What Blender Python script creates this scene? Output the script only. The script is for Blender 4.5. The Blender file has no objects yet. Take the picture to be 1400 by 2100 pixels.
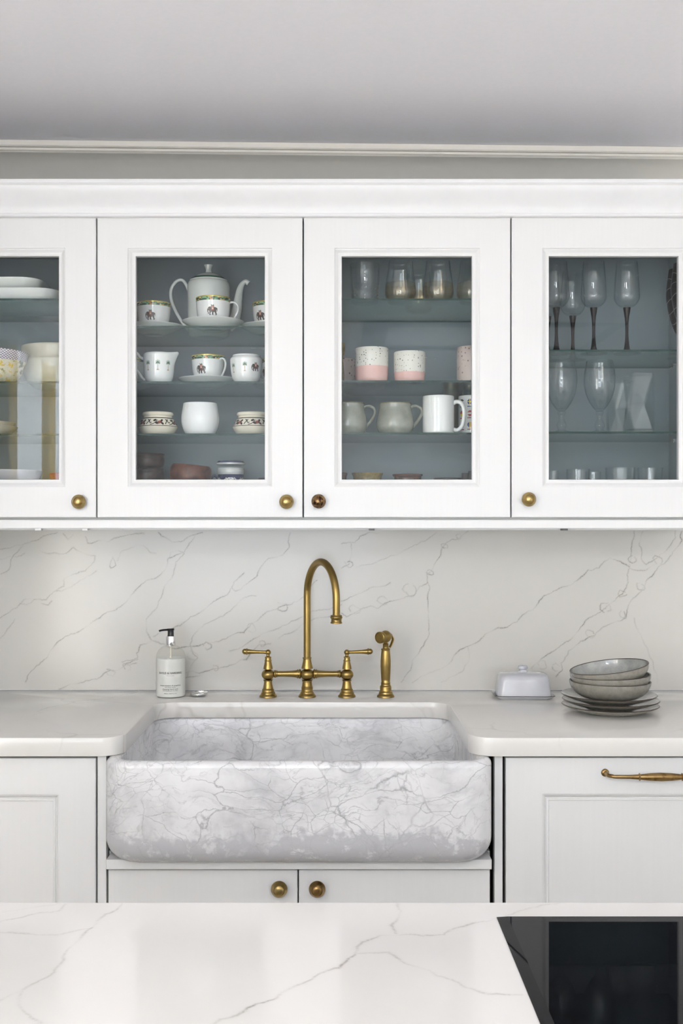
import bpy, bmesh, math, random
import numpy as np
from mathutils import Vector, Matrix
random.seed(7); np.random.seed(7)
SC = bpy.context.scene; COL = SC.collection
PI = math.pi
# ---------------------------------------------------------------- camera, world, light, exposure
EYE = 1.39; CAMY = -3.0; F = 2250.0; VX = 685.0; VY = 1068.0
cam = bpy.data.cameras.new('camera'); camo = bpy.data.objects.new('camera', cam); COL.objects.link(camo)
camo.location = (0, CAMY, EYE); camo.rotation_euler = (PI/2, 0, 0)
cam.sensor_fit = 'VERTICAL'; cam.sensor_height = 36.0; cam.lens = F/2100*36.0
cam.shift_x = (700-VX)/2100; cam.shift_y = (VY-1050)/2100
cam.clip_start = 0.05
SC.camera = camo
w = bpy.data.worlds.new('world'); SC.world = w; w.use_nodes = True
w.node_tree.nodes['Background'].inputs[0].default_value = (0.75, 0.85, 1.0, 1)
w.node_tree.nodes['Background'].inputs[1].default_value = 2.5
SC.view_settings.view_transform = 'Standard'; SC.view_settings.look = 'None'
SC.view_settings.gamma = 1.0; SC.view_settings.use_curve_mapping = False
SC.view_settings.exposure = -0.54
SC.cycles.use_denoising = True
SC.cycles.transparent_max_bounces = 32; SC.cycles.max_bounces = 10; SC.cycles.diffuse_bounces = 5
SC.cycles.glossy_bounces = 5; SC.cycles.transmission_bounces = 8
SC.cycles.caustics_reflective = False; SC.cycles.caustics_refractive = False
SC.cycles.sample_clamp_indirect = 40.0
def area(name, loc, rot, sx, sy, power, color=(1, 1, 1)):
    l = bpy.data.lights.new(name, 'AREA'); l.shape = 'RECTANGLE'; l.size = sx; l.size_y = sy
    l.energy = power; l.color = color
    o = bpy.data.objects.new(name, l); COL.objects.link(o); o.location = loc; o.rotation_euler = rot
    return o
ROOM_L, ROOM_R, ROOM_B = -1.56, 2.6, -6.4
# daylight through the two windows of the left wall; the rear and ceiling lights are added fill
DAY = (0.91, 0.955, 1.0)
area('daylight_side', (ROOM_L+0.03, -4.95, 1.35), (0, -PI/2, 0), 1.7, 1.9, 70, DAY)
area('daylight_curtain', (ROOM_L+0.03, -3.2, 1.35), (0, -PI/2, 0), 1.7, 1.2, 260, DAY)
area('fill_rear', (-0.55, ROOM_B+0.03, 0.95), (PI/2, 0, 0), 1.9, 1.5, 62, DAY)  # added fill light behind the camera, kept low to stay out of the door glass
area('fill_ceiling_a', (-.185, -5.1, 2.365), (0, 0, 0), .42, 1.4, 130, DAY)  # added fill panel just under the closed ceiling
area('fill_ceiling_b', (1.16, -5.1, 2.350), (0, 0, 0), .26, 1.4, 25, DAY)  # second added ceiling fill, narrower and weaker

# ---------------------------------------------------------------- projection helpers (pixel -> world on a depth plane)
def X(px, y): return (px-VX)*(y-CAMY)/F
def Z(py, y): return EYE-(py-VY)*(y-CAMY)/F
def S(n, y): return n*(y-CAMY)/F

# ---------------------------------------------------------------- materials
def nodes(name):
    m = bpy.data.materials.new(name); m.use_nodes = True
    nt = m.node_tree; b = nt.nodes['Principled BSDF']; return m, nt, b
def N(nt, t, **k):
    n = nt.nodes.new(t)
    for a, v in k.items(): setattr(n, a, v)
    return n
def coords(nt, scale=1.0, vec=None):
    tc = N(nt, 'ShaderNodeTexCoord'); mp = N(nt, 'ShaderNodeMapping')
    mp.inputs['Scale'].default_value = vec or (scale,)*3
    nt.links.new(tc.outputs['Object'], mp.inputs[0]); return mp.outputs[0]
def noise(nt, vec, scale, detail=3, rough=.5, dist=0.0):
    n = N(nt, 'ShaderNodeTexNoise'); n.inputs['Scale'].default_value = scale
    n.inputs['Detail'].default_value = detail; n.inputs['Roughness'].default_value = rough
    n.inputs['Distortion'].default_value = dist
    nt.links.new(vec, n.inputs['Vector']); return n
def ramp(nt, fac, stops, const=False):
    r = N(nt, 'ShaderNodeValToRGB'); cr = r.color_ramp
    if const: cr.interpolation = 'CONSTANT'
    while len(cr.elements) > 1: cr.elements.remove(cr.elements[-1])
    cr.elements[0].position = stops[0][0]; cr.elements[0].color = (*stops[0][1], 1)
    for p, c in stops[1:]:
        e = cr.elements.new(p); e.color = (*c, 1)
    nt.links.new(fac, r.inputs[0]); return r.outputs[0]
def mixc(nt, fac, a, b, mode='MIX'):
    m = N(nt, 'ShaderNodeMix', data_type='RGBA', blend_type=mode)
    for sock, v in ((m.inputs[0], fac), (m.inputs[6], a), (m.inputs[7], b)):
        if isinstance(v, (int, float)): sock.default_value = v
        elif isinstance(v, tuple): sock.default_value = (*v, 1)
        else: nt.links.new(v, sock)
    return m.outputs[2]
def math_(nt, op, a, b=None, clamp=False):
    m = N(nt, 'ShaderNodeMath', operation=op, use_clamp=clamp)
    for i, v in enumerate((a, b)):
        if v is None: continue
        if isinstance(v, (int, float)): m.inputs[i].default_value = v
        else: nt.links.new(v, m.inputs[i])
    return m.outputs[0]
def bump(nt, b, h, strength=.2, dist=.001):
    n = N(nt, 'ShaderNodeBump'); n.inputs['Strength'].default_value = strength; n.inputs['Distance'].default_value = dist
    nt.links.new(h, n.inputs['Height']); nt.links.new(n.outputs[0], b.inputs['Normal'])
def plain(name, col, rough=.4, metal=0.0, var=.04, nscale=40, bmp=0.0, spec=.5, coat=0.0):
    m, nt, b = nodes(name); v = coords(nt); n = noise(nt, v, nscale)
    dark = tuple(c*(1-var) for c in col); lite = tuple(min(1, c*(1+var)) for c in col)
    nt.links.new(ramp(nt, n.outputs[0], [(.3, dark), (.7, lite)]), b.inputs['Base Color'])
    b.inputs['Roughness'].default_value = rough; b.inputs['Metallic'].default_value = metal
    b.inputs['Specular IOR Level'].default_value = spec; b.inputs['Coat Weight'].default_value = coat
    b.inputs['Coat Roughness'].default_value = .05
    if bmp: bump(nt, b, n.outputs[0], bmp)
    return m
def painted(name, col, rough=.38):
    m, nt, b = nodes(name); v = coords(nt, vec=(160, 160, 3)); n = noise(nt, v, 1.0, 4)
    nt.links.new(ramp(nt, n.outputs[0], [(.3, tuple(c*.985 for c in col)), (.7, col)]), b.inputs['Base Color'])
    b.inputs['Roughness'].default_value = rough; bump(nt, b, n.outputs[0], .12, .0004); return m
M = {}
M['paint'] = painted('white_cabinet_paint', (.76, .76, .758))
M['trimpaint'] = plain('white_trim_paint', (.78, .782, .792), .4, var=.01)
M['ceiling'] = plain('ceiling_paint', (.90, .885, .93), .75, var=.01, nscale=90, bmp=.15)
M['wall'] = plain('wall_paint', (.74, .73, .71), .8, var=.02, nscale=60, bmp=.1)
M['wallroom'] = plain('room_wall_paint', (.82, .815, .80), .8, var=.02, nscale=60, bmp=.1)
M['cornice'] = plain('cornice_paint', (.76, .73, .675), .55, var=.01)
M['inside'] = plain('blue_grey_lining', (.245, .305, .335), .45, var=.02, nscale=12)
M['gapdark'] = plain('shadow_gap_grey', (.20, .19, .17), .7)
M['floor'] = plain('oak_floor', (.60, .55, .48), .45, var=.2, nscale=8)
M['chrome'] = plain('chrome', (.86, .87, .88), .07, 1.0, var=.02)
M['black'] = plain('black_plastic', (.012, .012, .013), .3, var=.1)
M['blackstem'] = plain('black_glass_stem', (.004, .003, .004), .22, var=.1, spec=.16)
M['china'] = plain('white_china', (.82, .83, .82), .10, var=.01, coat=.5)
M['chinag'] = plain('white_bone_china', (.76, .79, .76), .10, var=.02, coat=.5)
M['mattwhite'] = plain('matt_white_china', (.86, .87, .88), .3, var=.01)
M['ivory'] = plain('ivory_stoneware', (.78, .73, .61), .25, var=.03)
M['palegrey'] = plain('pale_blue_grey_glaze', (.52, .53, .565), .16, var=.05, nscale=25, coat=.4)
M['darkedge'] = plain('iron_brown_edge', (.035, .02, .012), .35, var=.3, nscale=200)
M['gold'] = plain('gilded_yellow_rim', (.55, .46, .10), .2, .3, var=.15)
M['eleph'] = plain('dark_brown_print', (.05, .028, .022), .3, var=.3, nscale=700)
M['red'] = plain('russet_print', (.30, .07, .05), .3, var=.1)
M['green'] = plain('dark_green_print', (.05, .16, .09), .3, var=.2, nscale=500)
M['cream'] = plain('cream_print', (.7, .6, .45), .3)
M['trunk'] = plain('tan_print', (.42, .27, .13), .3)
M['fblue'] = plain('blue_print', (.02, .06, .28), .25); M['fyellow'] = plain('yellow_print', (.85, .62, .04), .25)
M['fred'] = plain('red_print', (.45, .03, .05), .25); M['fblack'] = plain('black_print', (.03, .02, .02), .25)
M['print'] = plain('dark_label_print', (.045, .04, .045), .5)
M['pink'] = plain('pink_matt_glaze', (.72, .46, .42), .45, var=.04)
M['terra'] = plain('russet_pot_glaze', (.10, .030, .014), .35, var=.5, nscale=60, bmp=.2, spec=.3)
M['brownglaze'] = plain('brown_pot_glaze', (.045, .028, .022), .3, var=.6, nscale=50, bmp=.2, spec=.35)
M['navy'] = plain('navy_glaze', (.035, .04, .13), .15, var=.2, coat=.5)
M['olive'] = plain('olive_jar', (.13, .15, .12), .3); M['teal'] = plain('teal_jar', (.03, .09, .11), .3)
M['slate'] = plain('slate_stoneware', (.09, .09, .09), .4)
M['midgrey'] = plain('mid_grey_metal', (.26, .27, .27), .5)
M['coral'] = plain('coral_glaze', (.42, .07, .06), .25)
def brass(name, col, dark, rough, nscale=30, lo=.45, hi=.62):
    m, nt, b = nodes(name); n = noise(nt, coords(nt), nscale, 5, .6)
    nt.links.new(ramp(nt, n.outputs[0], [(lo, col), (hi, dark)]), b.inputs['Base Color'])
    b.inputs['Metallic'].default_value = 1.0; b.inputs['Roughness'].default_value = rough; return m
M['brass'] = brass('brushed_aged_brass', (.36, .25, .085), (.30, .205, .07), .30, 12)
M['brass_knob'] = brass('pale_aged_brass', (.42, .31, .13), (.30, .21, .08), .33, 40)
M['brass_dark'] = brass('tarnished_bronze_brass', (.33, .20, .09), (.06, .03, .02), .33, 130, .42, .6)
M['brass_pull'] = brass('antique_brass', (.34, .22, .09), (.20, .12, .045), .32, 60)
def thin_glass(name, tint, edge, ior=1.5, rough=0.0, facepow=3.0, gcol=(1, 1, 1)):
    m, nt, b = nodes(name); nt.nodes.remove(b); out = nt.nodes['Material Output']
    lw = N(nt, 'ShaderNodeLayerWeight'); lw.inputs[0].default_value = .5
    f = math_(nt, 'POWER', lw.outputs['Facing'], facepow)
    tr = N(nt, 'ShaderNodeBsdfTransparent'); nt.links.new(mixc(nt, f, tint, edge), tr.inputs[0])
    gl = N(nt, 'ShaderNodeBsdfGlossy'); gl.inputs['Roughness'].default_value = rough; gl.inputs['Color'].default_value = (*gcol, 1)
    r0 = ((ior-1)/(ior+1))**2     # Schlick, the same from both sides of the thin wall
    fr = math_(nt, 'ADD', math_(nt, 'MULTIPLY', math_(nt, 'POWER', lw.outputs['Facing'], 5.0), 1-r0), r0)
    mx = N(nt, 'ShaderNodeMixShader'); nt.links.new(fr, mx.inputs[0])
    nt.links.new(tr.outputs[0], mx.inputs[1]); nt.links.new(gl.outputs[0], mx.inputs[2]); nt.links.new(mx.outputs[0], out.inputs[0])
    return m
M['pane'] = thin_glass('clear_door_glass', (.97, .98, .98), (.9, .93, .93), 1.28)
M['glass'] = thin_glass('clear_drinking_glass', (.985, .99, .99), (.30, .34, .35), 1.45, 0.0, 7.0)
M['amber'] = thin_glass('amber_lustre_glass', (.93, .86, .74), (.60, .48, .30), 1.6, .05, 2.0, (1, .88, .7))
M['shelf'] = thin_glass('green_tinted_shelf_glass', (.80, .92, .89), (.72, .86, .83), 1.35)
M['smoke'] = thin_glass('smoked_black_glass', (.03, .03, .035), (.01, .01, .01), 1.3)
M['plastic'] = thin_glass('clear_bottle_plastic', (.97, .975, .96), (.86, .87, .85), 1.35, .06)
M['windowglass'] = thin_glass('window_glass', (1, 1, 1), (.95, .97, .97))
M['shelfedge'] = plain('dark_green_glass_edge', (.010, .045, .038), .2, var=.1, spec=.2)
m, nt, b = nodes('milky_soap'); b.inputs['Base Color'].default_value = (.78, .78, .76, 1); b.inputs['Roughness'].default_value = .25
b.inputs['Subsurface Weight'].default_value = .3; b.inputs['Subsurface Radius'].default_value = (.02, .02, .02)
n_ = noise(nt, coords(nt), 30); nt.links.new(ramp(nt, n_.outputs[0], [(.2, (.76, .76, .74)), (.8, (.80, .80, .79))]), b.inputs['Base Color']); M['soap'] = m
# quartz with veins from the 'vein' attribute plus a very faint cloudiness
def quartz(name, base, vein, attr=True, rough=.12, procedural=0.0):
    m, nt, b = nodes(name); v = coords(nt)
    cl = noise(nt, v, 5, 4); c = ramp(nt, cl.outputs[0], [(.3, tuple(x*.965 for x in base)), (.7, base)])
    if attr:
        a = N(nt, 'ShaderNodeAttribute', attribute_name='vein')
        br = noise(nt, v, 260, 3); br2 = ramp(nt, br.outputs[0], [(.30, (.35,)*3), (.60, (1,)*3)])
        f = math_(nt, 'MULTIPLY', a.outputs['Fac'], br2, True); c = mixc(nt, f, c, vein)
    if procedural:
        wn = noise(nt, v, 2.2, 4, .6); wv = mixc(nt, .35, v, wn.outputs['Color'], 'ADD')
        vo = N(nt, 'ShaderNodeTexVoronoi', feature='DISTANCE_TO_EDGE'); vo.inputs['Scale'].default_value = 2.4
        nt.links.new(wv, vo.inputs['Vector'])
        line = ramp(nt, vo.outputs['Distance'], [(0, (1,)*3), (.012, (0,)*3)])
        mk = noise(nt, v, 3.1, 2); mask = ramp(nt, mk.outputs[0], [(.45, (0,)*3), (.6, (procedural,)*3)])
        c = mixc(nt, math_(nt, 'MULTIPLY', line, mask), c, vein)
    nt.links.new(c, b.inputs['Base Color']); b.inputs['Roughness'].default_value = rough
    return m
M['splash'] = quartz('veined_white_quartz_splashback', (.63, .615, .58), (.16, .145, .135), True, .16)
M['island'] = quartz('veined_white_quartz_island', (.63, .62, .605), (.33, .30, .28), True, .10)
M['counter'] = quartz('white_quartz_worktop', (.72, .705, .675), (.5, .47, .44), False, .12, .55)
def carrara():
    m, nt, b = nodes('grey_veined_carrara_marble'); v = coords(nt)
    wn = noise(nt, v, 6, 2, .5)
    wv = mixc(nt, .15, v, wn.outputs['Color'], 'ADD')
    c = ramp(nt, noise(nt, v, 7, 6, .62).outputs[0], [(.28, (.50, .50, .52)), (.5, (.74, .74, .75)), (.72, (.83, .83, .84))])
    jag = mixc(nt, .012, wv, noise(nt, v, 60, 3, .6).outputs['Color'], 'ADD')
    def mapped(seed, rot, sc):
        mp = N(nt, 'ShaderNodeMapping'); mp.inputs['Location'].default_value = (seed, seed*.7, seed*.3)
        mp.inputs['Rotation'].default_value = (0, rot, 0); mp.inputs['Scale'].default_value = sc
        nt.links.new(jag, mp.inputs[0]); return mp.outputs[0]
    for sc, wd, dark, ms, seed in ((7, .019, .78, 4, 0.0), (19, .034, .52, 6, 3.3), (12, .022, .75, 7, 11.0)):
        mv = mapped(seed, .6+seed*.2, (1, 1, 1.7))
        vo = N(nt, 'ShaderNodeTexVoronoi', feature='DISTANCE_TO_EDGE'); vo.inputs['Scale'].default_value = sc
        vo.inputs['Randomness'].default_value = 1.0; nt.links.new(mv, vo.inputs['Vector'])
        line = ramp(nt, vo.outputs['Distance'], [(0, (1,)*3), (wd*.35, (.45,)*3), (wd, (0,)*3)])
        mask = ramp(nt, noise(nt, mv, ms, 3, .6).outputs[0], [(.47, (0,)*3), (.60, (dark,)*3)])
        c = mixc(nt, math_(nt, 'MULTIPLY', line, mask), c, (.30, .30, .32))
    for sc, wd, dark, seed, rot in ((4.5, .014, .75, 2.0, .75), (9.0, .018, .60, 5.0, -.6), (3.0, .06, .38, 8.0, .8), (16, .024, .45, 9.0, .9)):
        mv = mapped(seed, rot, (.6, 1, 1.8)); nn = noise(nt, mv, sc, 4, .55)
        d_ = math_(nt, 'ABSOLUTE', math_(nt, 'SUBTRACT', nn.outputs[0], .5))
        line = ramp(nt, d_, [(0, (1,)*3), (wd*.4, (.4,)*3), (wd, (0,)*3)])
        mask = ramp(nt, noise(nt, mv, sc*.8, 2).outputs[0], [(.42, (0,)*3), (.62, (dark,)*3)])
        c = mixc(nt, math_(nt, 'MULTIPLY', line, mask), c, (.33, .33, .35))
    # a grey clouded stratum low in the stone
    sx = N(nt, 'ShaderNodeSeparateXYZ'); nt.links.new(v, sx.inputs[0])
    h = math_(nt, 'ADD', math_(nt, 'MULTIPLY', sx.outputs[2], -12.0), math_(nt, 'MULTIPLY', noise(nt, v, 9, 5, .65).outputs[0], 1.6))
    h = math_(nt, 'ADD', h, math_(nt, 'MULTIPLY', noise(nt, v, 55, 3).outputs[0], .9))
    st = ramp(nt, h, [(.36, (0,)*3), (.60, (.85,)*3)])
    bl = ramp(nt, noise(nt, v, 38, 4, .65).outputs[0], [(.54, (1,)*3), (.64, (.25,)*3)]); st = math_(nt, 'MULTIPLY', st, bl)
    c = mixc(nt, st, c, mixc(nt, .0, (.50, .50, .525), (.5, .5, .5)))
    nt.links.new(c, b.inputs['Base Color']); b.inputs['Roughness'].default_value = .22
    return m
M['marble'] = carrara()
def speckle(name, base, dots, scale=130, thr=.17):
    m, nt, b = nodes(name); v = coords(nt)
    vo = N(nt, 'ShaderNodeTexVoronoi'); vo.inputs['Scale'].default_value = scale; nt.links.new(v, vo.inputs['Vector'])
    s = ramp(nt, vo.outputs['Distance'], [(thr, (1,)*3), (thr+.08, (0,)*3)])
    r = N(nt, 'ShaderNodeSeparateColor'); nt.links.new(vo.outputs['Color'], r.inputs[0])
    k = ramp(nt, r.outputs[0], [(.45, (0,)*3), (.9, (1,)*3)])
    nt.links.new(mixc(nt, math_(nt, 'MULTIPLY', s, k), base, dots), b.inputs['Base Color'])
    b.inputs['Roughness'].default_value = .35; return m
M['speck'] = speckle('speckled_white_glaze', (.70, .69, .63), (.03, .028, .03), 200, .24)
M['speckpink'] = speckle('spotted_dusky_pink_glaze', (.56, .47, .43), (.13, .06, .055), 140, .26)
M['celadon'] = None
def glaze(name, a, bcol, scale=40, coat=.6):
    m, nt, b = nodes(name); v = coords(nt)
    c = ramp(nt, noise(nt, v, scale, 6, .7).outputs[0], [(.3, a), (.7, bcol)]); nt.links.new(c, b.inputs['Base Color'])
    b.inputs['Roughness'].default_value = .2; b.inputs['Coat Weight'].default_value = coat; b.inputs['Coat Roughness'].default_value = .06
    bump(nt, b, noise(nt, v, 150, 2).outputs[0], .05); return m
M['celadon'] = glaze('pale_grey_green_mug_glaze', (.21, .225, .19), (.31, .32, .275))
M['celadon_rim'] = glaze('olive_brown_rim_glaze', (.14, .11, .06), (.25, .24, .16))
M['stoneout'] = glaze('speckled_warm_grey_stoneware', (.20, .19, .16), (.29, .275, .24), 70, .3)
M['stonein'] = glaze('pale_grey_crackled_glaze', (.24, .25, .24), (.44, .45, .43), 22, .6)
M['ochre'] = glaze('ochre_and_green_glaze', (.13, .11, .04), (.42, .29, .09), 45, .4)
M['redbrown'] = glaze('red_brown_glaze', (.06, .045, .035), (.16, .05, .035), 45, .4)
def bandmat():
    m, nt, b = nodes('green_and_orange_rope_band'); v = coords(nt, vec=(1, 1, 1.6))
    vo = N(nt, 'ShaderNodeTexVoronoi'); vo.inputs['Scale'].default_value = 170; nt.links.new(v, vo.inputs['Vector'])
    r = N(nt, 'ShaderNodeSeparateColor'); nt.links.new(vo.outputs['Color'], r.inputs[0])
    nt.links.new(ramp(nt, r.outputs[0], [(0, (.02, .05, .03)), (.3, (.07, .22, .10)), (.55, (.20, .40, .20)), (.75, (.55, .26, .09)), (.9, (.6, .5, .2))], True), b.inputs['Base Color'])
    b.inputs['Roughness'].default_value = .15; return m
M['band'] = bandmat()
M['jadeband'] = plain('jade_lid_band', (.06, .20, .13), .15)
def curtainmat():
    m, nt, b = nodes('gold_and_white_striped_curtain'); nt.nodes.remove(b)
    tc = N(nt, 'ShaderNodeTexCoord'); sx = N(nt, 'ShaderNodeSeparateXYZ'); nt.links.new(tc.outputs['Object'], sx.inputs[0])
    t = math_(nt, 'FRACT', math_(nt, 'MULTIPLY', math_(nt, 'ADD', sx.outputs[1], 3.732+6.77), 1/.677))
    c = ramp(nt, t, [(0, (.80, .79, .78)), (.66, (.62, .50, .24))], True)
    d = N(nt, 'ShaderNodeBsdfDiffuse'); tl = N(nt, 'ShaderNodeBsdfTranslucent'); mx = N(nt, 'ShaderNodeMixShader')
    mx.inputs[0].default_value = .8
    nt.links.new(c, d.inputs[0]); nt.links.new(c, tl.inputs[0]); nt.links.new(d.outputs[0], mx.inputs[1]); nt.links.new(tl.outputs[0], mx.inputs[2])
    nt.links.new(mx.outputs[0], nt.nodes['Material Output'].inputs[0]); return m
M['curtain'] = curtainmat()
def latticemat():
    m, nt, b = nodes('hand_painted_fruit_bowl_glaze'); v = coords(nt)
    tc = N(nt, 'ShaderNodeTexCoord'); sx = N(nt, 'ShaderNodeSeparateXYZ'); nt.links.new(tc.outputs['Object'], sx.inputs[0])
    ang = math_(nt, 'MULTIPLY', math_(nt, 'ARCTAN2', sx.outputs[1], sx.outputs[0]), 26.0); zz = math_(nt, 'MULTIPLY', sx.outputs[2], 520.0)
    l1 = math_(nt, 'ABSOLUTE', math_(nt, 'SINE', math_(nt, 'ADD', ang, zz))); l2 = math_(nt, 'ABSOLUTE', math_(nt, 'SINE', math_(nt, 'SUBTRACT', ang, zz)))
    lat = math_(nt, 'LESS_THAN', math_(nt, 'MINIMUM', l1, l2), .32)
    top = mixc(nt, lat, (.78, .76, .78), (.07, .05, .17))
    body = ramp(nt, noise(nt, v, 45, 4, .6).outputs[0], [(.36, (.13, .16, .07)), (.44, (.72, .66, .45)), (.56, (.78, .75, .66)), (.64, (.70, .50, .10))])
    up = math_(nt, 'GREATER_THAN', math_(nt, 'ADD', sx.outputs[2], math_(nt, 'MULTIPLY', noise(nt, v, 20).outputs[0], .012)), .062)
    nt.links.new(mixc(nt, up, body, top), b.inputs['Base Color']); b.inputs['Roughness'].default_value = .15; return m
M['lattice'] = latticemat()
m, nt, b = nodes('black_ceramic_hob_glass'); b.inputs['Base Color'].default_value = (.004, .004, .005, 1); b.inputs['Roughness'].default_value = .015; b.inputs['Specular IOR Level'].default_value = .07
nn = noise(nt, coords(nt), 3); nt.links.new(ramp(nt, nn.outputs[0], [(.3, (.0035, .0035, .0045)), (.7, (.0045, .0045, .006))]), b.inputs['Base Color']); M['hob'] = m

# ---------------------------------------------------------------- geometry helpers
def link_mesh(name, verts, faces, mats, parent=None, loc=None, slots=None, smooth=True, angle=38, rot=None):
    me = bpy.data.meshes.new(name); me.from_pydata([tuple(v) for v in verts], [], faces)
    if not isinstance(mats, (list, tuple)): mats = [mats]
    for mm in mats: me.materials.append(M[mm] if isinstance(mm, str) else mm)
    if slots is not None: me.polygons.foreach_set('material_index', slots)
    bm = bmesh.new(); bm.from_mesh(me); bmesh.ops.recalc_face_normals(bm, faces=bm.faces); bm.to_mesh(me); bm.free()
    if smooth:
        me.polygons.foreach_set('use_smooth', [True]*len(me.polygons)); me.set_sharp_from_angle(angle=math.radians(angle))
    me.update()
    o = bpy.data.objects.new(name, me); COL.objects.link(o)
    if parent: o.parent = parent
    if loc: o.location = loc
    if rot: o.rotation_euler = rot
    return o
def comb(parts):
    V, Fc = [], []
    for v, f in parts:
        k = len(V); V += list(v); Fc += [tuple(i+k for i in q) for q in f]
    return V, Fc
def boxg(x0, x1, y0, y1, z0, z1, bev=.0008, seg=1):
    bm = bmesh.new(); r = bmesh.ops.create_cube(bm, size=1.0)
    for v in bm.verts: v.co = ((x0+x1)/2+v.co.x*(x1-x0), (y0+y1)/2+v.co.y*(y1-y0), (z0+z1)/2+v.co.z*(z1-z0))
    if bev: bmesh.ops.bevel(bm, geom=list(bm.edges), offset=bev, segments=seg, profile=.5, affect='EDGES')
    bm.verts.index_update(); V = [tuple(v.co) for v in bm.verts]; Fc = [tuple(v.index for v in f.verts) for f in bm.faces]; bm.free()
    return V, Fc
def box(name, x0, x1, y0, y1, z0, z1, mat, parent=None, bev=.0008):
    v, f = boxg(x0, x1, y0, y1, z0, z1, bev); return link_mesh(name, v, f, mat, parent, smooth=False)
def latheg(prof, seg=48, deform=None):
    V, Fc = [], []; rings = []
    for r, z in prof:
        if r < 1e-6: rings.append([len(V)]); V.append((0, 0, z))
        else:
            rings.append(list(range(len(V), len(V)+seg)))
            for k in range(seg):
                a = 2*PI*k/seg; V.append((r*math.cos(a), r*math.sin(a), z))
    idx = []
    for j in range(len(rings)-1):
        a, b = rings[j], rings[j+1]
        for k in range(seg):
            k2 = (k+1) % seg
            if len(a) == 1 and len(b) == 1: continue
            if len(a) == 1: Fc.append((a[0], b[k2], b[k]))
            elif len(b) == 1: Fc.append((a[k], a[k2], b[0]))
            else: Fc.append((a[k], a[k2], b[k2], b[k]))
            idx.append(j)
    if deform: V = [deform(*v) for v in V]
    return V, Fc, idx
def lathe(name, prof, mats, parent=None, loc=None, seg=48, slot=None, deform=None, rot=None, angle=38):
    V, Fc, idx = latheg(prof, seg, deform)
    sl = None
    if slot: sl = [slot(j, prof[j], prof[min(j+1, len(prof)-1)]) for j in idx]
    return link_mesh(name, V, Fc, mats, parent, loc, sl, rot=rot, angle=angle)
def smoothprof(pts, n=5):
    """Catmull-Rom through (r,z) points"""
    out = []
    P = [pts[0]]+list(pts)+[pts[-1]]
    for i in range(1, len(P)-2):
        p0, p1, p2, p3 = P[i-1], P[i], P[i+1], P[i+2]
        for k in range(n):
            t = k/n
            out.append(tuple(.5*((2*p1[c])+(-p0[c]+p2[c])*t+(2*p0[c]-5*p1[c]+4*p2[c]-p3[c])*t*t+(-p0[c]+3*p1[c]-3*p2[c]+p3[c])*t**3) for c in range(2)))
    out.append(pts[-1]); return out
def vessel(outer, wall, floor=None):
    """closed solid wall from an outer profile (base to rim)"""
    floor = floor or wall
    zb = outer[0][1]; rim = outer[-1]
    pr = [(0, zb+.0008)]+[(outer[0][0]*.8, zb+.0008)]+list(outer)
    pr.append((rim[0]-wall*.25, rim[1]+wall*.35)); pr.append((rim[0]-wall*.75, rim[1]+wall*.35))
    inner = [(max(r-wall, .001), max(z, zb+floor)) for r, z in outer]
    pr += [p for p in reversed(inner)]
    pr.append((0, zb+floor)); return pr
def tubeg(pts, rad, seg=16, caps=True, flat=1.0):
    pts = [Vector(p) for p in pts]; n = len(pts)
    if not isinstance(rad, (list, tuple)): rad = [rad]*n
    V, Fc = [], []; t0 = (pts[1]-pts[0]).normalized()
    up = Vector((0, 0, 1)) if abs(t0.z) < .9 else Vector((0, 1, 0))
    nrm = (up-t0*up.dot(t0)).normalized()
    for i in range(n):
        t = (pts[min(i+1, n-1)]-pts[max(i-1, 0)]).normalized()
        nrm = (nrm-t*nrm.dot(t)).normalized(); bn = t.cross(nrm)
        for k in range(seg):
            a = 2*PI*k/seg; V.append(tuple(pts[i]+(nrm*math.cos(a)*rad[i]+bn*math.sin(a)*rad[i]*flat)))
    for i in range(n-1):
        for k in range(seg):
            k2 = (k+1) % seg; Fc.append((i*seg+k, i*seg+k2, (i+1)*seg+k2, (i+1)*seg+k))
    if caps: Fc.append(tuple(range(seg))[::-1]); Fc.append(tuple(range((n-1)*seg, n*seg)))
    return V, Fc
def spline(pts, n=8):
    P = [Vector(p) for p in pts]; P = [P[0]*2-P[1]]+P+[P[-1]*2-P[-2]]; out = []
    for i in range(1, len(P)-2):
        for k in range(n):
            t = k/n; p0, p1, p2, p3 = P[i-1], P[i], P[i+1], P[i+2]
            out.append(.5*((2*p1)+(-p0+p2)*t+(2*p0-5*p1+4*p2-p3)*t*t+(-p0+3*p1-3*p2+p3)*t**3))
    out.append(P[-2]); return out
def tube(name, pts, rad, mat, parent=None, seg=16, flat=1.0, loc=None):
    v, f = tubeg(pts, rad, seg, True, flat); return link_mesh(name, v, f, mat, parent, loc)
def prism(name, prof, x0, x1, mat, parent=None, zs=0.0, angle=30):
    """extrude a (y,z) outline along x; zs tilts it: dz/dx"""
    n = len(prof); V = [(x0, y, z+zs*x0) for y, z in prof]+[(x1, y, z+zs*x1) for y, z in prof]
    Fc = [(k, (k+1) % n, n+(k+1) % n, n+k) for k in range(n)]+[tuple(range(n))[::-1], tuple(range(n, 2*n))]
    return link_mesh(name, V, Fc, mat, parent, angle=angle)
def sweep_frame(x0, x1, z0, z1, prof):
    V, Fc = [], []
    for i, y in prof: V += [(x0+i, y, z0+i), (x1-i, y, z0+i), (x1-i, y, z1-i), (x0+i, y, z1-i)]
    n = len(prof)
    for j in range(n):
        a, b = j*4, ((j+1) % n)*4
        for k in range(4):
            k2 = (k+1) % 4; Fc.append((a+k, a+k2, b+k2, b+k))
    return V, Fc
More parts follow.
